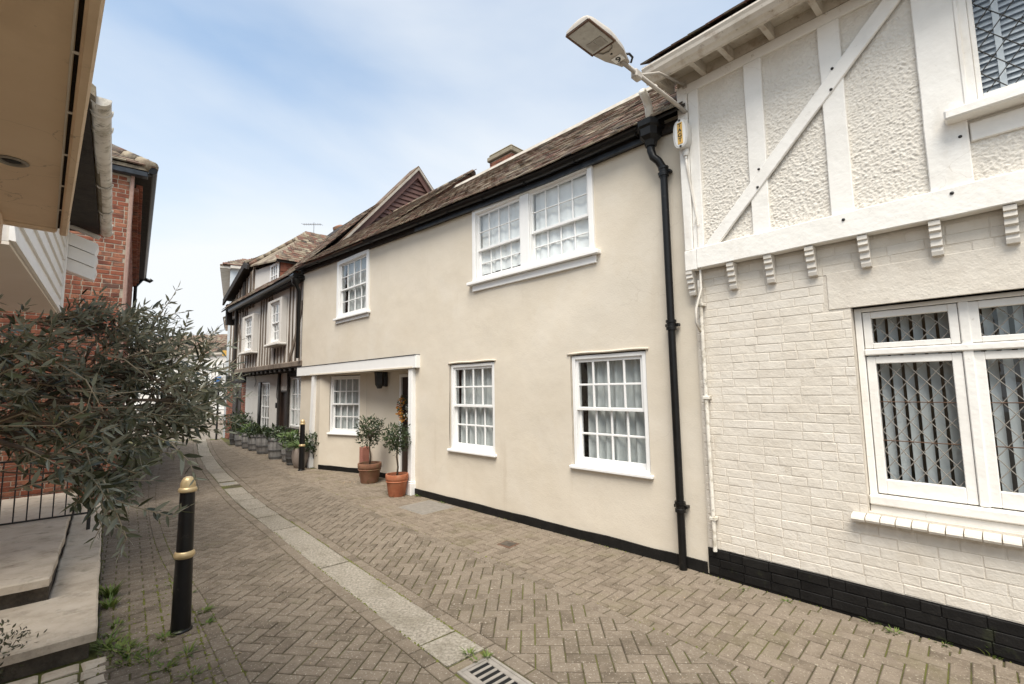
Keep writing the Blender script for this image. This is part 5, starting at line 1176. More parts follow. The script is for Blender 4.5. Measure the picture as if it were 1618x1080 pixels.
# ------------------------------------------------------------------ weatherboarded house and porch canopy (left)
LW = thing('weatherboarded_house', (-5.65, 5.67, 0), (-.653, .757), 'jettied white weatherboarded house on the left, its stained gutter hanging over the lane', 'house')
LX = -3.55
for k in range(8):
    g = MB(); g.prism([(.004, 0), (-.030, -.006), (-.030, .010), (-.008, .170), (.004, .170)], LX + random.uniform(-.02, 0), -.062, 'x')
    o = part('weatherboard', g, MT['boardwhite'], LW); o.location = (0, 0, 2.805 + .165 * k)
part('corner_board', MB().box(-.06, -.045, 2.79, .0, .02, 4.12, .006), MT['boardwhite'], LW)
part('wall', MB().box(LX, .005, 2.8, -.001, 5, 4.12), MT['stucco'], LW)
part('jetty_soffit', MB().box(LX, .0, 2.775, -.004, 1.6, 2.798, .002), MT['jsoffit'], LW)
part('ground_wall', MB().box(LX, 1.6, 0, -.5, 5, 2.77), MT['redbrick'], LW)
mb = MB(); n = 12
for (ra, rb) in ((.064, .056),):
    v = []; f = []; xs_ = [-3.42, -2.9, -2.4, -1.9, -1.3, -.8, -.3, .1, .45]
    for i, x in enumerate(xs_):
        for k in range(n + 1): t = math.pi * k / n; v.append((x, -.385 - ra * math.cos(t), 4.03 - ra * math.sin(t) - .012 * math.sin(i * 1.1)))
        for k in range(n, -1, -1): t = math.pi * k / n; v.append((x, -.385 - rb * math.cos(t), 4.03 - rb * math.sin(t) - .012 * math.sin(i * 1.1)))
    m_ = 2 * (n + 1)
    for i in range(len(xs_) - 1):
        for k in range(m_): f.append((i * m_ + k, i * m_ + (k + 1) % m_, (i + 1) * m_ + (k + 1) % m_, (i + 1) * m_ + k))
    mb.add(v, f)
gu = part('gutter', mb, MT['plasticgutter'], LW, smooth=True, angle=40, label='half-round plastic gutter stained with lichen')
def halfdisc(x0, x1, r, mm, nm):
    P = [(-.385 - r * math.cos(math.pi * k / 12), 4.03 - r * math.sin(math.pi * k / 12)) for k in range(13)]
    part(nm, MB().prism(P, x0, x1, 'x'), MT[mm], gu)
halfdisc(-3.45, -3.42, .066, 'plasticgutter', 'stop_end'); halfdisc(.45, .48, .066, 'plasticgutter', 'stop_end')
def halfring(x, w, r):
    mb = MB(); v = []; f = []
    for xx in (x - w, x + w):
        for rr in (r, r + .010):
            for k in range(13): v.append((xx, -.385 - rr * math.cos(math.pi * k / 12), 4.03 - rr * math.sin(math.pi * k / 12)))
    for k in range(12):
        f += [(13 + k, 14 + k, 40 + k, 39 + k), (k, k + 1, 14 + k, 13 + k), (26 + k, 27 + k, 40 + k, 39 + k)]
    part('union_bracket', mb.add(v, f), MT['plasticgutter'], gu)
for x in (-3.25, -2.95, -1.55, -.62, .02, .38): halfring(x, .022, .066)
for x, zz in ((-3.2, 0),): part('tile_edge', MB().box(-3.40, -.33, 4.06, .4, .2, 4.085), MT['tile'], LW)
slope('roof', [(-3.55, -.36, 4.05), (.5, -.36, 4.05), (.5, 2.6, 6.4), (-3.55, 2.6, 6.4)], MT['tile'], LW, .08)
part('eaves_soffit', MB().box(-3.4, -.32, 3.97, .42, .0, 3.99), MT['darkoak'], LW)  # dark finish paints in the shaded gap behind the gutter
for k, (dx, dz) in enumerate(((.0, 0), (.0, -.165), (.0, -.33))):
    part('verge_board', MB().prism([(.06, 3.88 + dz), (-.32, 3.74 + dz), (-.33, 3.71 + dz), (-.30, 3.59 + dz), (.06, 3.725 + dz)], .005 + .02 * k, .30 - .03 * k, 'x'), MT['boardwhite'], LW)
part('verge_moulding', MB().tube([(.16, .05, 3.99), (.16, -.33, 3.86)], .03, 8), MT['oldwhite'], LW)

CP = thing('porch_canopy', (-2.81, 2.84, 0), (-.713, .701), 'brown-cream painted canopy over the stone steps, its stained soffit filling the top left corner', 'canopy')
part('soffit', MB().box(-3.6, .047, 2.80, -.07, 1.9, 2.83), MT['soffit'], CP)
part('fascia', MB().box(-3.6, -.0, 2.775, .0, .036, 3.02, .008), MT['soffit'], CP)
part('shadow_gap', MB().box(-3.6, .0365, 2.812, -.03, .0465, 2.84), MT['darkoak'], CP)
part('end_trim', MB().box(-.065, .048, 2.785, -.0, 1.9, 3.0, .01), MT['soffit'], CP)
part('edge_strip', MB().tube([(-3.6, .050, 2.800), (-2, .052, 2.799), (-.02, .050, 2.800)], .004, 6), MT['oldwhite'], CP)
for k in range(7): part('clip', MB().box(-.5 - .42 * k, .034, 2.792, -.49 - .42 * k, .052, 2.799, .002), MT['oldwhite'], CP)
part('roof', MB().box(-3.6, .01, 3.025, -.01, 1.9, 3.06), MT['lead'], CP)
part('beam', MB().box(-.26, .27, 2.64, -.075, 1.9, 2.799, .012), MT['soffit'], CP)
part('back_wall', MB().box(-3.6, 1.91, 0, 0, 2.1, 3.06), MT['soffit'], CP)
dl = part('downlight', MB().lathe([(.052, 0), (.055, -.004), (.046, -.009), (.036, -.006), (.034, .004), (.012, .004)], 20), MT['castiron'], CP, smooth=True, angle=35); dl.location = (-1.10, .207, 2.799)
part('lamp_glass', MB().lathe([(.030, -.001), (.02, -.005), (.001, -.006)], 14), MT['ink'], dl, smooth=True)

# ------------------------------------------------------------------ red brick house (left, beyond)
RH = thing('red_brick_house', (-6.24, 7.32, 0), (-.633, .774), 'weathered red brick house with black gutter rising behind the olive tree', 'house')
part('wall', MB().box(.005, .005, 0, 9, 6, 5.4), MT['limemortar'], RH)
NF = Matrix(((0, 1, 0, 0), (-1, 0, 0, 0), (0, 0, 1, 0), (0, 0, 0, 1)))     # facade x -> -y : near face plane x=0
gs = {k: brick_geom(k, .062, .03, .004) for k in (.214, .102)}
its = [(g_, T(0, 0, 0) @ NF @ T(-0.0, .0, 0) @ M_) for g_, M_ in brick_rows(-3.2, -.03, .0, 5.34, [], y=.0, pz=.072, gap=.011, head=.4, gs=gs, seed=71)]
pieces(RH, 'brick', 'brickwork', its, MT['redbrick'])
part('corner_strip', MB().prism([(-.02, 2.2), (.02, 2.2), (.02, 5.36), (-.0, 5.36)], -.12, -.012, 'y') if 0 else MB().box(-.035, -.03, 2.0, .03, .02, 5.36, .01), mat('pinkish_render', [(.30, .19, .155), (.40, .27, .23)], .9, 14, .9, .6, 60, .006), RH)
its = brick_rows(.04, 9, 0, 5.1, [], y=-.0, pz=.072, gs=gs, seed=72)
pieces(RH, 'front_brick', 'front_brickwork', its, MT['redbrick'], 120)
g = MB(); g.box(-.05, -.09, -.035, .05, .0, .035, .005); its = [(g, T(.1 + .2 * k, -.0, 5.15)) for k in range(45)] + [(g, T(.2 + .2 * k, -.05, 5.25)) for k in range(45)]
pieces(RH, 'dentil', 'dentils', its, MT['redbrick'], 60)
part('eaves_board', MB().box(-.12, -.26, 5.36, 9.1, .0, 5.42, .01), MT['darkoak'], RH)
part('gutter', MB().tube([(-.16, -.26, 5.47), (9.1, -.26, 5.44)], .062, 12), MT['black'], RH, smooth=True, angle=40)
part('gutter_outlet', MB().tube([(9.0, -.26, 5.42), (9.0, -.42, 5.36), (9.0, -.46, 5.42)], .06, 8), MT['black'], RH, smooth=True)
part('downpipe', MB().tube([(8.8, -.07, 0), (8.8, -.07, 5.1), (8.9, -.24, 5.4)], .045, 8), MT['black'], RH, smooth=True)
slope('roof', [(-.14, -.26, 5.50), (9.1, -.26, 5.50), (7, 3, 7.6), (2.9, 3, 7.6)], MT['tile'], RH); slope('roof', [(-.14, -.26, 5.50), (2.9, 3, 7.6), (-.14, 6.2, 5.5)], MT['tile'], RH)
part('verge_board', MB().box(-.13, -.2, 5.35, .0, 6.2, 5.44, .01), MT['lead'], RH)
its = tile_items(-.2, 6.3, (0, 5.52), 34, 16, seed=77, w=.19, th=.022)
ROT = T(-.16, 0, 0) @ Matrix(((0, 1, 0, 0), (1, 0, 0, 0), (0, 0, 1, 0), (0, 0, 0, 1)))
its = [(g_, ROT @ M_) for g_, M_ in its]
pieces(RH, 'roof_tile', 'roof_tiling', [q for q in its if q[1].translation.y > -.3 + q[1].translation.x * 1.07], MT['tile'], 200)
g = MB(); g.tube([(0, 0, 0), (.3, 0, .0)], .10, 10); hipd = Vector((3.04, 3.26, 2.1)).normalized()
for k in range(9): o = link(bpy.data.objects.new('hip_tile', g.mes['t'] if hasattr(g, 'mes') else g.mesh('hip_tile', MT['tile'], True)), RH); o.location = Vector((-.14, -.26, 5.52)) + hipd * .27 * k; o.rotation_euler = hipd.to_track_quat('X', 'Z').to_euler()
part('weeds', MB().add([(0, 0, 0), (.1, 0, .16), (.0, .04, .2), (-.08, -.02, .18), (.16, .05, .05), (.14, -.03, .10)], [(0, 1, 2), (0, 2, 3), (0, 4, 5)]), MT['weed'], RH, recalc=False, kind='stuff').location = (-.06, .35, 4.3)

# ------------------------------------------------------------------ stone steps and railing
ST = thing('stone_steps', (-2.86, 3.32, 0), (-.659, .752), 'worn sandstone steps and landing below the canopy in the left corner', 'steps')
def flags(polys, z, h=.065):
    for P in polys:
        P = [(p[0] + random.uniform(-.006, .006), p[1] + random.uniform(-.006, .006)) for p in P]
        if parea(P) < 0: P = P[::-1]
        # chip the long edges slightly
        Q = []
        for i, p in enumerate(P):
            q = P[(i + 1) % len(P)]; n = max(1, int(math.hypot(q[0] - p[0], q[1] - p[1]) / .12))
            for k in range(n): t = k / n; Q.append((p[0] + (q[0] - p[0]) * t + (random.uniform(-.005, .005) if k else 0), p[1] + (q[1] - p[1]) * t + (random.uniform(-.005, .005) if k else 0)))
        g, c = slab_geom(Q, ch=.012, h=h, cz=.010); o = part('flagstone', g, MT['flag'], ST); o.location = (c[0], c[1], z); o.rotation_euler = (random.uniform(-.006, .006), random.uniform(-.006, .006), 0)
gq = .006
flags([[(0, 0), (.47, 0), (.45, 2.4), (0, 2.4)], [(.476, 0), (.92, 0), (.92, 2.4), (.456, 2.4)], [(.926, 0), (1.75, 0), (1.75, .30), (.926, .30)], [(1.756, 0), (2.6, 0), (2.6, .29), (1.756, .29)], [(2.606, 0), (3.9, 0), (3.9, .29), (2.606, .29)], [(3.906, 0), (5.2, 0), (5.2, .29), (3.906, .29)]], .17)
flags([[(.90, .30), (1.55, .29), (1.55, 2.5), (.90, 2.5)], [(1.556, .29), (2.4, .285), (2.4, .95), (1.556, .93)], [(1.556, .936), (2.4, .956), (2.4, 2.5), (1.556, 2.5)], [(2.406, .285), (3.1, .285), (3.1, 1.3), (2.406, 1.3)], [(2.406, 1.306), (3.1, 1.306), (3.1, 2.5), (2.406, 2.5)], [(3.106, .285), (4.2, .285), (4.2, 1.6), (3.106, 1.6)], [(3.106, 1.606), (4.2, 1.606), (4.2, 2.6), (3.106, 2.6)], [(4.206, .285), (5.2, .285), (5.2, 2.6), (4.206, 2.6)]], .345)
part('riser', MB().box(.05, .035, -.02, 5.2, 2.4, .106, .01), MT['darkstone'], ST); part('riser', MB().box(.945, .302, .105, 5.2, 2.5, .281, .01), MT['darkstone'], ST)
RL = thing_at('railing', ST, (3.28, .12, .17), 'low black iron railing across the landing behind the olive branches', 'railing')
part('post', MB().box(-.018, -.018, -.01, .018, .018, .95, .004), MT['iron'], RL)
part('rail', MB().box(-.008, .018, .185, .008, 3.2, .205, .002), MT['iron'], RL); part('rail', MB().box(-.012, .018, .86, .012, 3.2, .88, .003), MT['iron'], RL)
for k in range(28): part('baluster', MB().box(-.006, .105 * (k + 1) - .006, .206, .006, .105 * (k + 1) + .006, .859), MT['iron'], RL)

# ------------------------------------------------------------------ bollards
def bollard(x, y, label):
    b = thing('bollard', (x, y, 0), None, label, 'bollard', 'black bollards with gold bands')
    part('post', MB().lathe([(.076, -.01), (.076, .01), (.066, .02), (.064, .06), (.057, .53), (.056, .56), (.050, 1.02), (.04, 1.03)], 28), MT['black'], b, smooth=True, angle=35)
    part('band', MB().lathe([(.055, .525), (.065, .535), (.070, .552), (.065, .570), (.055, .58)], 28), MT['gold'], b, smooth=True, angle=50)
    part('cap', MB().lathe([(.050, 1.015), (.060, 1.02), (.064, 1.035), (.058, 1.048), (.050, 1.053), (.0505, 1.075), (.045, 1.10), (.033, 1.122), (.015, 1.132), (.001, 1.134)], 28), MT['gold'], b, smooth=True, angle=40); return b
bollard(-2.53, 3.665, 'large black bollard with gold cap and band beside the stone steps')
p_ = wm(TH) @ Vector((1.07, -.34, 0)); bollard(p_.x, p_.y, 'black bollard with gold cap standing at the end of the row of barrel planters')

# ------------------------------------------------------------------ foliage helpers
def leaf_mb(l, w, fold=.12, droop=.0):
    g = MB(); a, b, c = .28, .62, 1.0
    g.add([(0, 0, 0), (l * a, w * .42, w * fold), (l * a, -w * .42, w * fold), (l * b, w * .38, w * fold - droop * l * .4), (l * b, -w * .38, w * fold - droop * l * .4), (l, 0, -droop * l), (l * a, 0, 0), (l * b, 0, -droop * l * .35)],
          [(0, 6, 1), (0, 2, 6), (6, 7, 3, 1), (6, 2, 4, 7), (7, 5, 3), (7, 4, 5)]); return g
def orient(p, d, up, s=1.):
    d = Vector(d).normalized(); z = Vector(up); y = z.cross(d)
    if y.length < 1e-4: y = Vector((1, 0, 0)).cross(d)
    y.normalize(); z = d.cross(y)
    return Matrix(((d.x * s, y.x * s, z.x * s, p[0]), (d.y * s, y.y * s, z.y * s, p[1]), (d.z * s, y.z * s, z.z * s, p[2]), (0, 0, 0, 1)))
def rv(a=1.): return Vector((random.uniform(-a, a), random.uniform(-a, a), random.uniform(-a, a)))

# ------------------------------------------------------------------ olive tree
random.seed(21)
OT = thing('olive_tree', (-2.62, 1.72, 0), None, 'grey-green olive tree spreading its branches over the steps and the bollard', 'tree')
O0 = Vector((-2.62, 1.72, 0))
part('trunk', MB().tube([(0, 0, .0), (.03, .02, .5), (-.02, .05, 1.0), (.05, .08, 1.45)], [.06, .05, .045, .036], 10), MT['bark'], OT, smooth=True)
CL = [((-1.988, 2.104, 1.845), .42, .29, .36, 84), ((-1.691, 2.205, 1.842), .27, .27, .3, 56), ((-1.795, 1.694, 1.93), .20, .19, .25, 26), ((-1.897, 2.175, 2.10), .25, .10, .25, 26),
      ((-1.45, 1.66, 1.51), .14, .14, .15, 24), ((-1.42, 2.015, 1.75), .11, .19, .18, 30), ((-2.268, 2.23, 1.60), .28, .18, .3, 36), ((-1.58, 1.927, 1.63), .20, .15, .2, 28)]
twigs = MB(); leaves = []; _ol = [leaf_mb(.066, .0165, .10, .03), leaf_mb(.056, .0155, .06, .08), leaf_mb(.074, .0165, .14, -.03), leaf_mb(.048, .015, .10, .05)]
young = []
def sprig(pts, sp=.021, young_=False, s0=.15, lw=1.):
    """a thin twig through pts with opposite pairs of narrow leaves"""
    pts = [Vector(p) for p in pts]; L_ = [0]
    for a, b in zip(pts, pts[1:]): L_.append(L_[-1] + (b - a).length)
    n = len(pts); twigs.tube([p - O0 for p in pts], [.0024 - .0015 * i / (n - 1) for i in range(n)], 5)
    s = L_[-1] * s0; side = rv().normalized(); tot = L_[-1]; k = 0
    while s < tot:
        i = max(j for j in range(n - 1) if L_[j] <= s); t = (s - L_[i]) / (L_[i + 1] - L_[i] + 1e-9); p = pts[i].lerp(pts[i + 1], t); d = (pts[i + 1] - pts[i]).normalized()
        e = d.cross(side)
        if e.length < .1: e = d.cross(Vector((0, 0, 1)))
        e.normalize()
        if k % 2: e = d.cross(e).normalized()
        for sg in (1, -1):
            if random.random() < .10: continue
            dd = (d * random.uniform(.45, .9) + e * sg * random.uniform(.55, 1) + Vector((0, 0, random.uniform(-.25, .12))))
            up = Vector((.30, -.55, .5)) + rv(.85)
            q = min(1, .55 + .6 * (1 - abs(2 * s / tot - .9)))
            (young if young_ else leaves).append((random.choice(_ol), T(*(-O0)) @ orient(p, dd, up, q * random.uniform(.8, 1.15) * lw)))
        s += sp * random.uniform(.8, 1.3); k += 1
    (young if young_ else leaves).append((_ol[1], T(*(-O0)) @ orient(pts[-1], pts[-1] - pts[-2], Vector((0, 0, 1)) + rv(.5), .8)))
root = O0 + Vector((.05, .08, 1.45))
branches = MB()
for c, rx, rz, ry, num in CL:
    c = Vector(c); mid = root.lerp(c, .55) + Vector((0, 0, .12)) + rv(.05)
    branches.tube([root - O0 - Vector((0, 0, .08)), root.lerp(mid, .6) - O0 + rv(.02), mid - O0, c - O0], [.016, .012, .009, .005], 6)
    for k in range(num):
        while True:
            u_ = rv()
            if u_.length < 1: break
        st = c + Vector((u_.x * rx, u_.y * ry, u_.z * rz)) * .95
        out = (st - (root + Vector((.1, .1, .15)))).normalized()
        d = (out * .7 + Vector((.35, 0, 0)) + rv(.75)); d.z = d.z * .7 + u_.z * .35; d.normalize(); l = random.uniform(.16, .30)
        drp = random.uniform(-.16, .10); b = rv(.03)
        a0 = st - d * l * .5
        branches.tube([c.lerp(a0, .25) - O0, c.lerp(a0, .7) - O0 + rv(.02), a0 - O0], [.0035, .003, .0024], 5)
        sprig([a0, a0 + d * l * .35 + b * .5, a0 + d * l * .7 + b + Vector((0, 0, drp * .04)), a0 + d * l + b + Vector((0, 0, drp * .3))])
for pts in ([(-1.80, 2.076, 2.08), (-1.70, 2.076, 2.129), (-1.60, 2.076, 2.127), (-1.488, 2.074, 2.147)], [(-1.55, 2.0, 1.82), (-1.481, 1.999, 1.89), (-1.37, 1.991, 1.97), (-1.281, 1.983, 2.051)], [(-1.45, 1.904, 1.80), (-1.33, 1.904, 1.832), (-1.212, 1.9, 1.869), (-1.133, 1.898, 1.893)],
            [(-1.72, 2.175, 2.06), (-1.686, 2.175, 2.143), (-1.618, 2.166, 2.232), (-1.593, 2.162, 2.276)], [(-1.44, 1.914, 1.74), (-1.331, 1.914, 1.728), (-1.228, 1.918, 1.687), (-1.145, 1.922, 1.652)], [(-1.33, 1.72, 1.63), (-1.263, 1.727, 1.595), (-1.194, 1.733, 1.524), (-1.172, 1.74, 1.454)],
            [(-1.36, 1.54, 1.46), (-1.241, 1.543, 1.414), (-1.118, 1.547, 1.381), (-1.06, 1.544, 1.411)], [(-1.34, 1.54, 1.50), (-1.303, 1.543, 1.415), (-1.264, 1.554, 1.312), (-1.285, 1.558, 1.267)], [(-1.40, 1.54, 1.48), (-1.365, 1.543, 1.416), (-1.345, 1.549, 1.354), (-1.367, 1.553, 1.313)],
            [(-2.0, 2.1, 2.1), (-1.95, 2.1, 2.19), (-1.90, 2.1, 2.25)], [(-1.38, 2.02, 1.88), (-1.33, 2.0, 1.97), (-1.30, 2.0, 2.04)], [(-1.50, 1.75, 1.50), (-1.44, 1.70, 1.40), (-1.42, 1.68, 1.32)], [(-1.44, 1.62, 1.45), (-1.36, 1.6, 1.36), (-1.30, 1.6, 1.30)]):
    sprig(pts, .024, False, .1)
sprig([(-1.62, 1.365, 1.692), (-1.503, 1.365, 1.691), (-1.336, 1.365, 1.69), (-1.25, 1.362, 1.735), (-1.235, 1.36, 1.80)], .045, True, .3)
sprig([(-1.70, 1.45, 1.80), (-1.55, 1.42, 1.86), (-1.40, 1.42, 1.87)], .035, True, .3)
for k in range(36):
    a = Vector((random.uniform(-2.2, -1.65), random.uniform(1.7, 2.2), random.uniform(1.65, 1.95))); b = a + Vector((random.uniform(.1, .28), random.uniform(-.1, .1), random.uniform(-.2, .14)))
    twigs.tube([a - O0, a.lerp(b, .5) - O0 + rv(.03), b - O0], [.0035, .0028, .0015], 5)
part('branches', branches, MT['bark'], OT, smooth=True, kind='stuff'); part('twigs', twigs, MT['twig'], OT, smooth=True, kind='stuff')
pieces(OT, 'leaf', 'foliage', leaves, MT['olive'], 300, smooth=False)
pieces(OT, 'young_leaf', 'young_foliage', young, MT['oliveyoung'], 60)
top('plant_pot', MB().lathe([(.20, 0), (.26, .36), (.29, .37), (.29, .44), (.25, .44), (.24, .40), (.01, .40)], 24), MT['terra'], 'terracotta pot holding the olive tree just out of frame on the left', 'pot', None, (-2.62, 1.72, 0), smooth=True, angle=40)

# ------------------------------------------------------------------ pots and plants by the porch
def crown(c, r, rz, n, leaf, inner=.35, jitter=.2, top_=False):
    its = []
    for k in range(n):
        while True:
            u_ = rv()
            if inner < u_.length < 1: break
        bump = 1 + jitter * noise.noise(u_ * 2.5 + Vector(c))
        p = Vector(c) + Vector((u_.x * r, u_.y * r, u_.z * rz)) * bump
        d = u_.normalized() * .6 + rv(.8) + Vector((0, 0, .25))
        its.append((random.choice(leaf), orient(p, d, u_.normalized() + rv(.5), random.uniform(.7, 1.25))))
    return its
_by = [leaf_mb(.062, .022, .12, .1), leaf_mb(.05, .02, .1, .0), leaf_mb(.07, .022, .15, .15)]
def bay(name, loc, rpot, hpot, zc, rc, n, label, seed, potlabel, pm):
    random.seed(seed); x, y = loc
    pt = thing('terracotta_pot', (x, y, 0), None, potlabel, 'pot', 'terracotta pots by the front door')
    part('pot', MB().lathe([(rpot * .70, 0), (rpot * .74, .02), (rpot * .92, hpot * .72), (rpot * .97, hpot * .76), (rpot * 1.0, hpot * .80), (rpot, hpot * .95), (rpot * .98, hpot), (rpot * .88, hpot), (rpot * .86, hpot - .05), (.01, hpot - .05)], 28), pm, pt, smooth=True, angle=35)
    part('rim_band', MB().lathe([(rpot * .955, hpot * .66), (rpot * .975, hpot * .68), (rpot * .96, hpot * .70)], 28), pm, pt, smooth=True)
    part('soil', MB().lathe([(rpot * .86, hpot - .045), (.01, hpot - .035)], 20), MT['soil'], pt)
    b = thing('bay_tree', (x, y, hpot - .04), None, label, 'tree', 'clipped bay trees in pots'); z0 = hpot - .04
    part('trunk', MB().tube([(0, 0, -.02), (.012, .01, .15), (-.006, 0, .32), (.01, .0, zc - z0)], [.018, .015, .014, .012], 8), MT['bark'], b, smooth=True)
    tw = MB()
    for k in range(26):
        u_ = rv().normalized(); tw.tube([(0, 0, zc - z0 - rc * .6), (u_.x * rc * .4, u_.y * rc * .4, zc - z0 + u_.z * rc * .4), (u_.x * rc * .85, u_.y * rc * .85, zc - z0 + u_.z * rc * .85)], [.006, .004, .002], 4)
    part('twigs', tw, MT['bark'], b, kind='stuff')
    big = MB()
    for g_, M_ in crown((0, 0, zc - z0), rc, rc * 1.05, n, _by, .3, .35): big.add([M_ @ Vector(p) for p in g_.v], g_.f, 0, random.random())
    part('crown', big, MT['bay'], b, kind='stuff', rnd=True, recalc=False)
    und = MB()
    for k in range(70):
        a = random.uniform(0, 6.28); q = rpot * random.uniform(.4, 1.02); M_ = orient((q * math.cos(a), q * math.sin(a), random.uniform(.0, .07)), (math.cos(a), math.sin(a), random.uniform(-.3, .7)), (0, 0, 1), random.uniform(.5, .9)); und.add([M_ @ Vector(p) for p in _by[1].v], _by[1].f, 0, random.random())
    part('underplanting', und, MT['bay'], pt, kind='stuff', rnd=True, recalc=False)
bay('a', (-2.64 - .16, 8.98 + .16), .225, .37, .97, .27, 1000, 'neat round-headed bay tree in the left pot of the porch pair', 5, 'wide greenish terracotta pot with pale bands under the farther bay tree', MT['terra'])
bay('b', (-1.98, 7.98), .19, .36, .95, .225, 900, 'looser grey-green bay tree in the orange pot beside the porch post', 6, 'smaller orange terracotta pot beside the white porch post', mat('orange_terracotta', [(.25, .075, .034), (.36, .125, .06), (.40, .19, .11)], .85, 6, .8, .4, 60, .004, dirt=((.55, .42, .32), 12, .62, .76, .5)))
top('brick_pier', MB().box(-.065, -.08, 0, .065, .08, .60, .008), MT['pinkblock'], 'small reddish pier standing behind the farther terracotta pot', 'pier', CR, (-6.98, .24, 0))
# wreath on the door
random.seed(31)
wr = thing_at('wreath', CR, (-5.66, .40, 1.42), 'autumn wreath of orange and pale flowers hanging on the dark front door', 'wreath')
_pet = [leaf_mb(.05, .035, .2, .1)]
for nm, m_, rng, n in (('flowers', 'orange', (1.9, 5.0), 150), ('pale_flowers', 'whitepetal', (-1.2, .6), 60), ('greenery', 'bay', (-1.5, 5.2), 120)):
    big = MB()
    for k in range(n):
        a = random.uniform(*rng); r_ = .15 + random.uniform(-.06, .06); p = (r_ * math.cos(a), random.uniform(-.07, .02), r_ * 1.15 * math.sin(a))
        M_ = orient(p, Vector((math.cos(a), -1, math.sin(a))) + rv(1.1), (0, -1, 0), random.uniform(.7, 1.2)); big.add([M_ @ Vector(q) for q in _pet[0].v], _pet[0].f, 0, random.random())
    part(nm, big, MT[m_], wr, kind='stuff', rnd=True, recalc=False)
# wall lantern
ln = thing_at('wall_lantern', CR, (-6.45, .36, 1.86), 'black wall lantern on the cream wall beside the front door', 'lantern')
part('bracket', MB().box(-.05, .02, -.02, .05, .075, .34, .01), MT['iron'], ln)
part('cage', MB().lathe([(.04, -.06), (.06, -.02), (.085, .02), (.10, .25), (.11, .26), (.07, .33), (.03, .37), (.01, .40)], 6, (0, -.09, 0)), MT['iron'], ln)
part('arm', MB().tube([(0, .03, .30), (0, -.04, .36), (0, -.09, .38)], .012, 6), MT['iron'], ln)

# ------------------------------------------------------------------ barrel planters
random.seed(77)
_ll = [leaf_mb(.13, .05, .15, .2), leaf_mb(.10, .045, .12, .25), leaf_mb(.16, .05, .15, .3)]; _st = [leaf_mb(.34, .028, .1, .5), leaf_mb(.28, .024, .1, .6)]
def barrel(x, y, r, h, m_, label, plant, plabel, pl='mound'):
    b = thing_at('barrel_planter', TH, (x, y, 0), label, 'planter', 'half barrel planters along the timber-framed house')
    n = 16; its = []
    for k in range(n):
        a0, a1 = 2 * math.pi * (k + .03) / n, 2 * math.pi * (k + .97) / n; g = MB(); v = []
        for (rr, z) in ((r * .82, 0), (r * .97, h * .4), (r, h * .6), (r * .95, h)):
            for rad in (rr, rr - .025):
                for a in (a0, a1): v.append((rad * math.cos(a), rad * math.sin(a), z))
        f = []
        for i in range(3):
            o = i * 4; f += [(o, o + 1, o + 5, o + 4), (o + 2, o + 6, o + 7, o + 3), (o, o + 4, o + 6, o + 2), (o + 1, o + 3, o + 7, o + 5)]
        f += [(0, 2, 3, 1), (12, 13, 15, 14)]; part('stave', g.add(v, f), MT[m_], b)
    for z, rr in ((.10 * h, .86), (.42 * h, .985), (.86 * h, .985)): part('hoop', MB().lathe([(r * rr + .001, z - .018), (r * rr + .006, z - .018), (r * rr + .008, z + .018), (r * rr + .001, z + .018)], 16), MT['hoop'], b, smooth=True, angle=40)
    part('soil', MB().lathe([(r * .9, h - .04), (.01, h - .02)], 14), MT['soil'], b)
    shrub(x, y, h - .03, r, plant, plabel, pl)
def shrub(x, y, z, r, m_, label, pl):
    t = thing_at('potted_plant', TH, (x, y, z), label, 'plant', 'plants in the row of planters'); big = MB()
    if pl == 'strap':
        for k in range(90):
            a = random.uniform(0, 6.28); M_ = orient((.05 * math.cos(a), .05 * math.sin(a), .02), (math.cos(a), math.sin(a), random.uniform(.5, 1.8)), (0, 0, 1), random.uniform(.8, 1.25)); big.add([M_ @ Vector(p) for p in random.choice(_st).v], _st[0].f, 0, random.random())
    else:
        hh = {'mound': .16, 'tall': .34, 'low': .12}[pl]
        for g_, M_ in crown((0, 0, hh * .75), r * (1.25 if pl != 'tall' else 1.5), hh, 190 if pl != 'tall' else 300, _ll, .25, .4): big.add([M_ @ Vector(p) for p in g_.v], g_.f, 0, random.random())
    part('leaves', big, MT[m_], t, kind='stuff', rnd=True, recalc=False)
    part('stem', MB().tube([(0, 0, -.02), (.01, 0, .1), (0, .01, .2)], .008, 5), MT['bark'], t)
barrel(-6.05, .12, .24, .50, 'barreldark', 'farthest dark barrel planter at the corner of the timber-framed house', 'bay', 'tall dark shrub in the farthest barrel', 'tall')
barrel(-5.32, .10, .24, .50, 'barrel', 'silvery barrel planter second from the far end', 'bay', 'dark mounded plant in the second barrel from the far end', 'tall')
barrel(-4.48, .08, .23, .47, 'barrel', 'silvery barrel planter third from the far end', 'lightleaf', 'bright green mound in the third barrel from the far end', 'mound')
barrel(-3.70, .06, .24, .48, 'barrel', 'silvery barrel planter left of the widest pale one', 'bay', 'dark green mound left of the widest barrel', 'mound')
barrel(-2.72, .06, .29, .56, 'barrel', 'widest and palest barrel planter in the row', 'bay', 'flat spreading plant in the widest pale barrel', 'low')
barrel(-1.32, -.10, .23, .56, 'barrel', 'tall silvery barrel planter with a dark lower half in front of the doorway', 'bay', 'leafy plant in the tall barrel before the doorway', 'mound')
barrel(-.55, -.02, .22, .46, 'barrel', 'small barrel planter between the tall barrel and the dark tub', 'lightleaf', 'light green plant below the barred window', 'mound')
barrel(.05, -.10, .24, .42, 'barreldark', 'low dark tub beside the taupe urn', 'bay', 'mixed leafy plant in the low dark tub', 'mound')
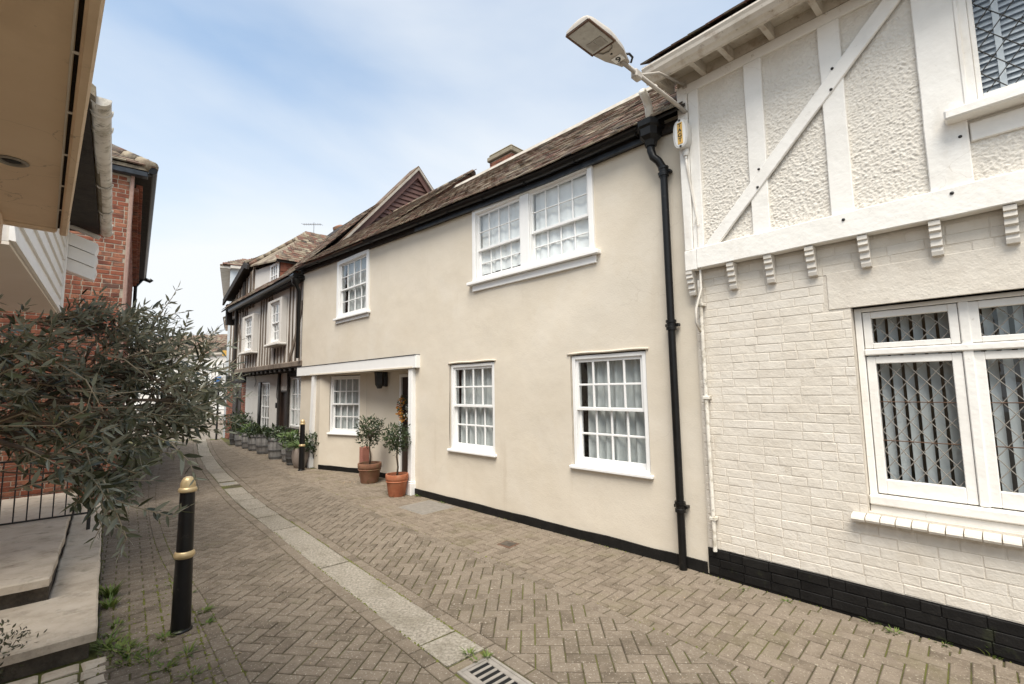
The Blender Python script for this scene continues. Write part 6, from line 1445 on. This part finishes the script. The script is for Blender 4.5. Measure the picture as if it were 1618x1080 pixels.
ur = top('urn', MB().lathe([(.11, 0), (.13, .02), (.175, .16), (.19, .28), (.18, .40), (.165, .46), (.150, .46), (.145, .43), (.01, .42)], 24), MT['claypot'], 'smooth taupe urn nearest the bollard, spilling strappy leaves', 'urn', TH, (.66, -.22, 0), smooth=True, angle=40)
shrub(.66, -.22, .42, .17, 'lightleaf', 'arching strap-leaved plant in the taupe urn', 'strap'); shrub(.80, .18, .30, .28, 'bay', 'bushy plant behind the bollard at the porch corner', 'tall')
top('plant_tub', MB().lathe([(.16, 0), (.2, .3), (.18, .3), (.01, .28)], 16), MT['barreldark'], 'dark tub half hidden behind the bollard', 'tub', TH, (.80, .18, 0))

# ------------------------------------------------------------------ small things on the ground
random.seed(12)
gm_ = thing('foot_grating', (-1.335, 7.19, 0), None, 'galvanised foot grating let into the paving below the cream wall', 'grating'); gm_.rotation_euler.z = math.atan2(-.42, .44)
part('frame', MB().box(-.32, -.29, -.03, .32, .29, .003, .003), MT['plinthgrey'], gm_)
for k in range(16): part('bar', MB().box(-.305 + .0385 * k, -.275, .003, -.285 + .0385 * k, .275, .009, .002), MT['castiron'], gm_)
sc_ = thing('stop_tap_cover', (-.08, 5.47, 0), None, 'small square rusty stop tap cover in the footway', 'cover'); sc_.rotation_euler.z = R(-40)
part('frame', MB().box(-.10, -.09, -.03, .10, .09, .004, .004), MT['rust'], sc_); part('lid', MB().box(-.075, -.065, .004, .075, .065, .008, .003), MT['darkstone'], sc_)
WD = MB(); _w = [leaf_mb(.05, .012, .1, .3), leaf_mb(.035, .018, .15, .2), leaf_mb(.08, .010, .1, .35)]
def tuft(x, y, r, n, s=1., tall=0.):
    for k in range(n):
        a = random.uniform(0, 6.28); q = r * random.random() ** .6; g_ = random.choice(_w)
        M_ = orient((x + q * math.cos(a), y + q * math.sin(a), -.004), (math.cos(a) * .8, math.sin(a) * .8, random.uniform(.15, 1.3) + tall), (0, 0, 1), s * random.uniform(.5, 1.15)); WD.add([M_ @ Vector(p) for p in g_.v], g_.f, 0, random.random())
for x, y, r, n, s, tl in ((2.39, 4.02, .03, 22, .8, .3), (2.45, 3.9, .03, 20, .7, .3), (2.64, 3.63, .03, 22, .7, .2), (2.69, 3.47, .05, 30, .8, .3), (3.1, 3.19, .06, 50, 1.3, .8), (2.21, 3.97, .02, 14, .7, 0), (2.9, 3.33, .04, 22, .8, .3), (2.0, 4.2, .02, 12, .6, 0),
    (-3.58, 4.26, .05, 46, 2.2, 1.6), (-3.41, 4.06, .05, 34, 2., 1.5), (-2.92, 3.47, .07, 60, 1.3, .3), (-2.79, 3.41, .09, 80, 1.2, .2), (-2.68, 3.38, .08, 50, 1.1, .1), (-2.55, 3.96, .035, 34, 1., .2), (-2.39, 3.76, .03, 30, .9, .2), (-2.26, 3.35, .05, 34, 1., .3), (-2.48, 3.29, .06, 40, 1., .2), (-2.28, 3.19, .06, 36, 1., .2), (-2.6, 3.25, .06, 40, 1., .2), (-2.05, 3.1, .05, 26, .9, .1),
    (-.32, 3.29, .02, 34, .8, .5), (-.2, 3.25, .02, 30, .8, .6), (-.27, 3.21, .02, 22, .7, .3), (-2.56, 3.56, .05, 40, 1., .3), (-1.11, 7.42, .06, 26, .8, .3), (-1.6, 7.9, .05, 40, 1., .4), (1.60, 5.05, .03, 16, .8, .3), (.37, 6.03, .03, 14, .8, .2), (-2.9, 4.3, .03, 20, .9, .2), (-3.2, 4.5, .03, 18, .8, .2), (-3.1, 3.75, .04, 30, 1., .5), (-3.0, 3.6, .04, 30, 1., .4)):
    tuft(x, y, r, n, s, tl)
wo_ = part('weeds', WD, MT['weed'], None, kind='stuff', rnd=True, recalc=False); tagp(wo_, 'small green weeds sprouting from joints in the paving and at wall bases', 'weeds')
MS = MB()
def mossblob(x, y, r):
    n = 6; MS.add([(x, y, .006 + r * .12)] + [(x + r * random.uniform(.6, 1.2) * math.cos(6.28 * k / n), y + r * random.uniform(.6, 1.2) * math.sin(6.28 * k / n), -.006) for k in range(n)], [(0, 1 + k, 1 + (k + 1) % n) for k in range(n)])
for pl, off, dens, s0, s1 in ((STRIP, .152, 34, 5.2, 9.5), (STRIP, -.152, 22, 5.2, 9), (LEFTEDGE, .052, 22, 2.5, 9), (LEFTEDGE, -.052, 18, 2.5, 8), (SLABLINE, .02, 30, 1.5, 7), (WALLLINE, -.02, 16, 2.0, 12), (EDGING, .05, 9, 3, 12)):
    s = s0
    while s < s1:
        A = arc(pl, s); s += random.uniform(.3, 1.7) / dens
        if A and noise.noise(Vector((A[0][0] * 2.2, A[0][1] * 2.2, 5))) > -.15: mossblob(A[0][0] + A[1][1] * off + random.uniform(-.006, .006), A[0][1] - A[1][0] * off + random.uniform(-.006, .006), random.uniform(.005, .016))
c_, s_ = math.cos(math.atan2(.64, .77)), math.sin(math.atan2(.64, .77))
for k in range(3200):
    # moss in the long joints of the side path
    j = random.randint(-10, 20); i = random.uniform(-8, 14); a, b = i * .1, j * .1 + random.uniform(-.004, .004)
    if random.random() < .72: a, b = round(i) * .1 + random.uniform(-.004, .004), random.uniform(-1, 2)
    x, y = -2.2 + a * c_ - b * s_, 3.9 + a * s_ + b * c_
    if sd((x, y), LEFTEDGE)[0] < -.05 and sd((x, y), SLABLINE)[0] > .02 and noise.noise(Vector((x * 1.5, y * 1.5, 9))) > -.1: mossblob(x, y, random.uniform(.006, .017))
tagp(part('moss', MS, MT['moss'], None, kind='stuff', recalc=False), 'green moss in the joints between pavers and along the stone channel', 'moss')
LT = MB()
for k in range(150):
    x, y = random.uniform(-5, 2.5), random.uniform(2.8, 10)
    if sd((x, y), WALLLINE)[0] > -.05 or sd((x, y), LEFTEDGE)[0] < -1.0: continue
    g_ = _w[1]; M_ = orient((x, y, .004), (random.uniform(-1, 1), random.uniform(-1, 1), .05), (0, 0, 1), random.uniform(.2, .6)); LT.add([M_ @ Vector(p) for p in g_.v], g_.f)
for k in range(60):
    x, y = -3.26 + random.gauss(0, .09), 9.09 + random.gauss(0, .07); g_ = _w[1]; M_ = orient((x, y, .005), rv(1) * Vector((1, 1, .1)).length, (0, 0, 1), random.uniform(.4, .9)); LT.add([M_ @ Vector(p) for p in g_.v], g_.f)
tagp(part('fallen_leaves', LT, MT['litter'], None, kind='stuff', recalc=False), 'scattered dry leaf litter on the paving', 'leaf litter')
# low shrub in the bottom left corner
ls = thing('low_shrub', (-3.34, 3.12, 0), None, 'small dusky shrub at the foot of the steps in the bottom left corner', 'shrub')
big = MB(); _sm = [leaf_mb(.028, .012, .1, .1)]
for g_, M_ in crown((0, 0, .13), .20, .16, 700, _sm, .2, .4): big.add([M_ @ Vector(p) for p in g_.v], g_.f, 0, random.random())
part('leaves', big, mat('dusky_leaf', [(.035, .038, .024), (.07, .065, .04), (.10, .11, .05)], .6, 8, .5, 0, rnd=.9, transl=.15), ls, kind='stuff', rnd=True, recalc=False)
tw = MB()
for k in range(14): u_ = rv().normalized(); tw.tube([(0, 0, 0), (u_.x * .08, u_.y * .08, .1), (u_.x * .17, u_.y * .17, .14 + abs(u_.z) * .1)], [.005, .003, .002], 4)
part('twigs', tw, MT['bark'], ls, kind='stuff')
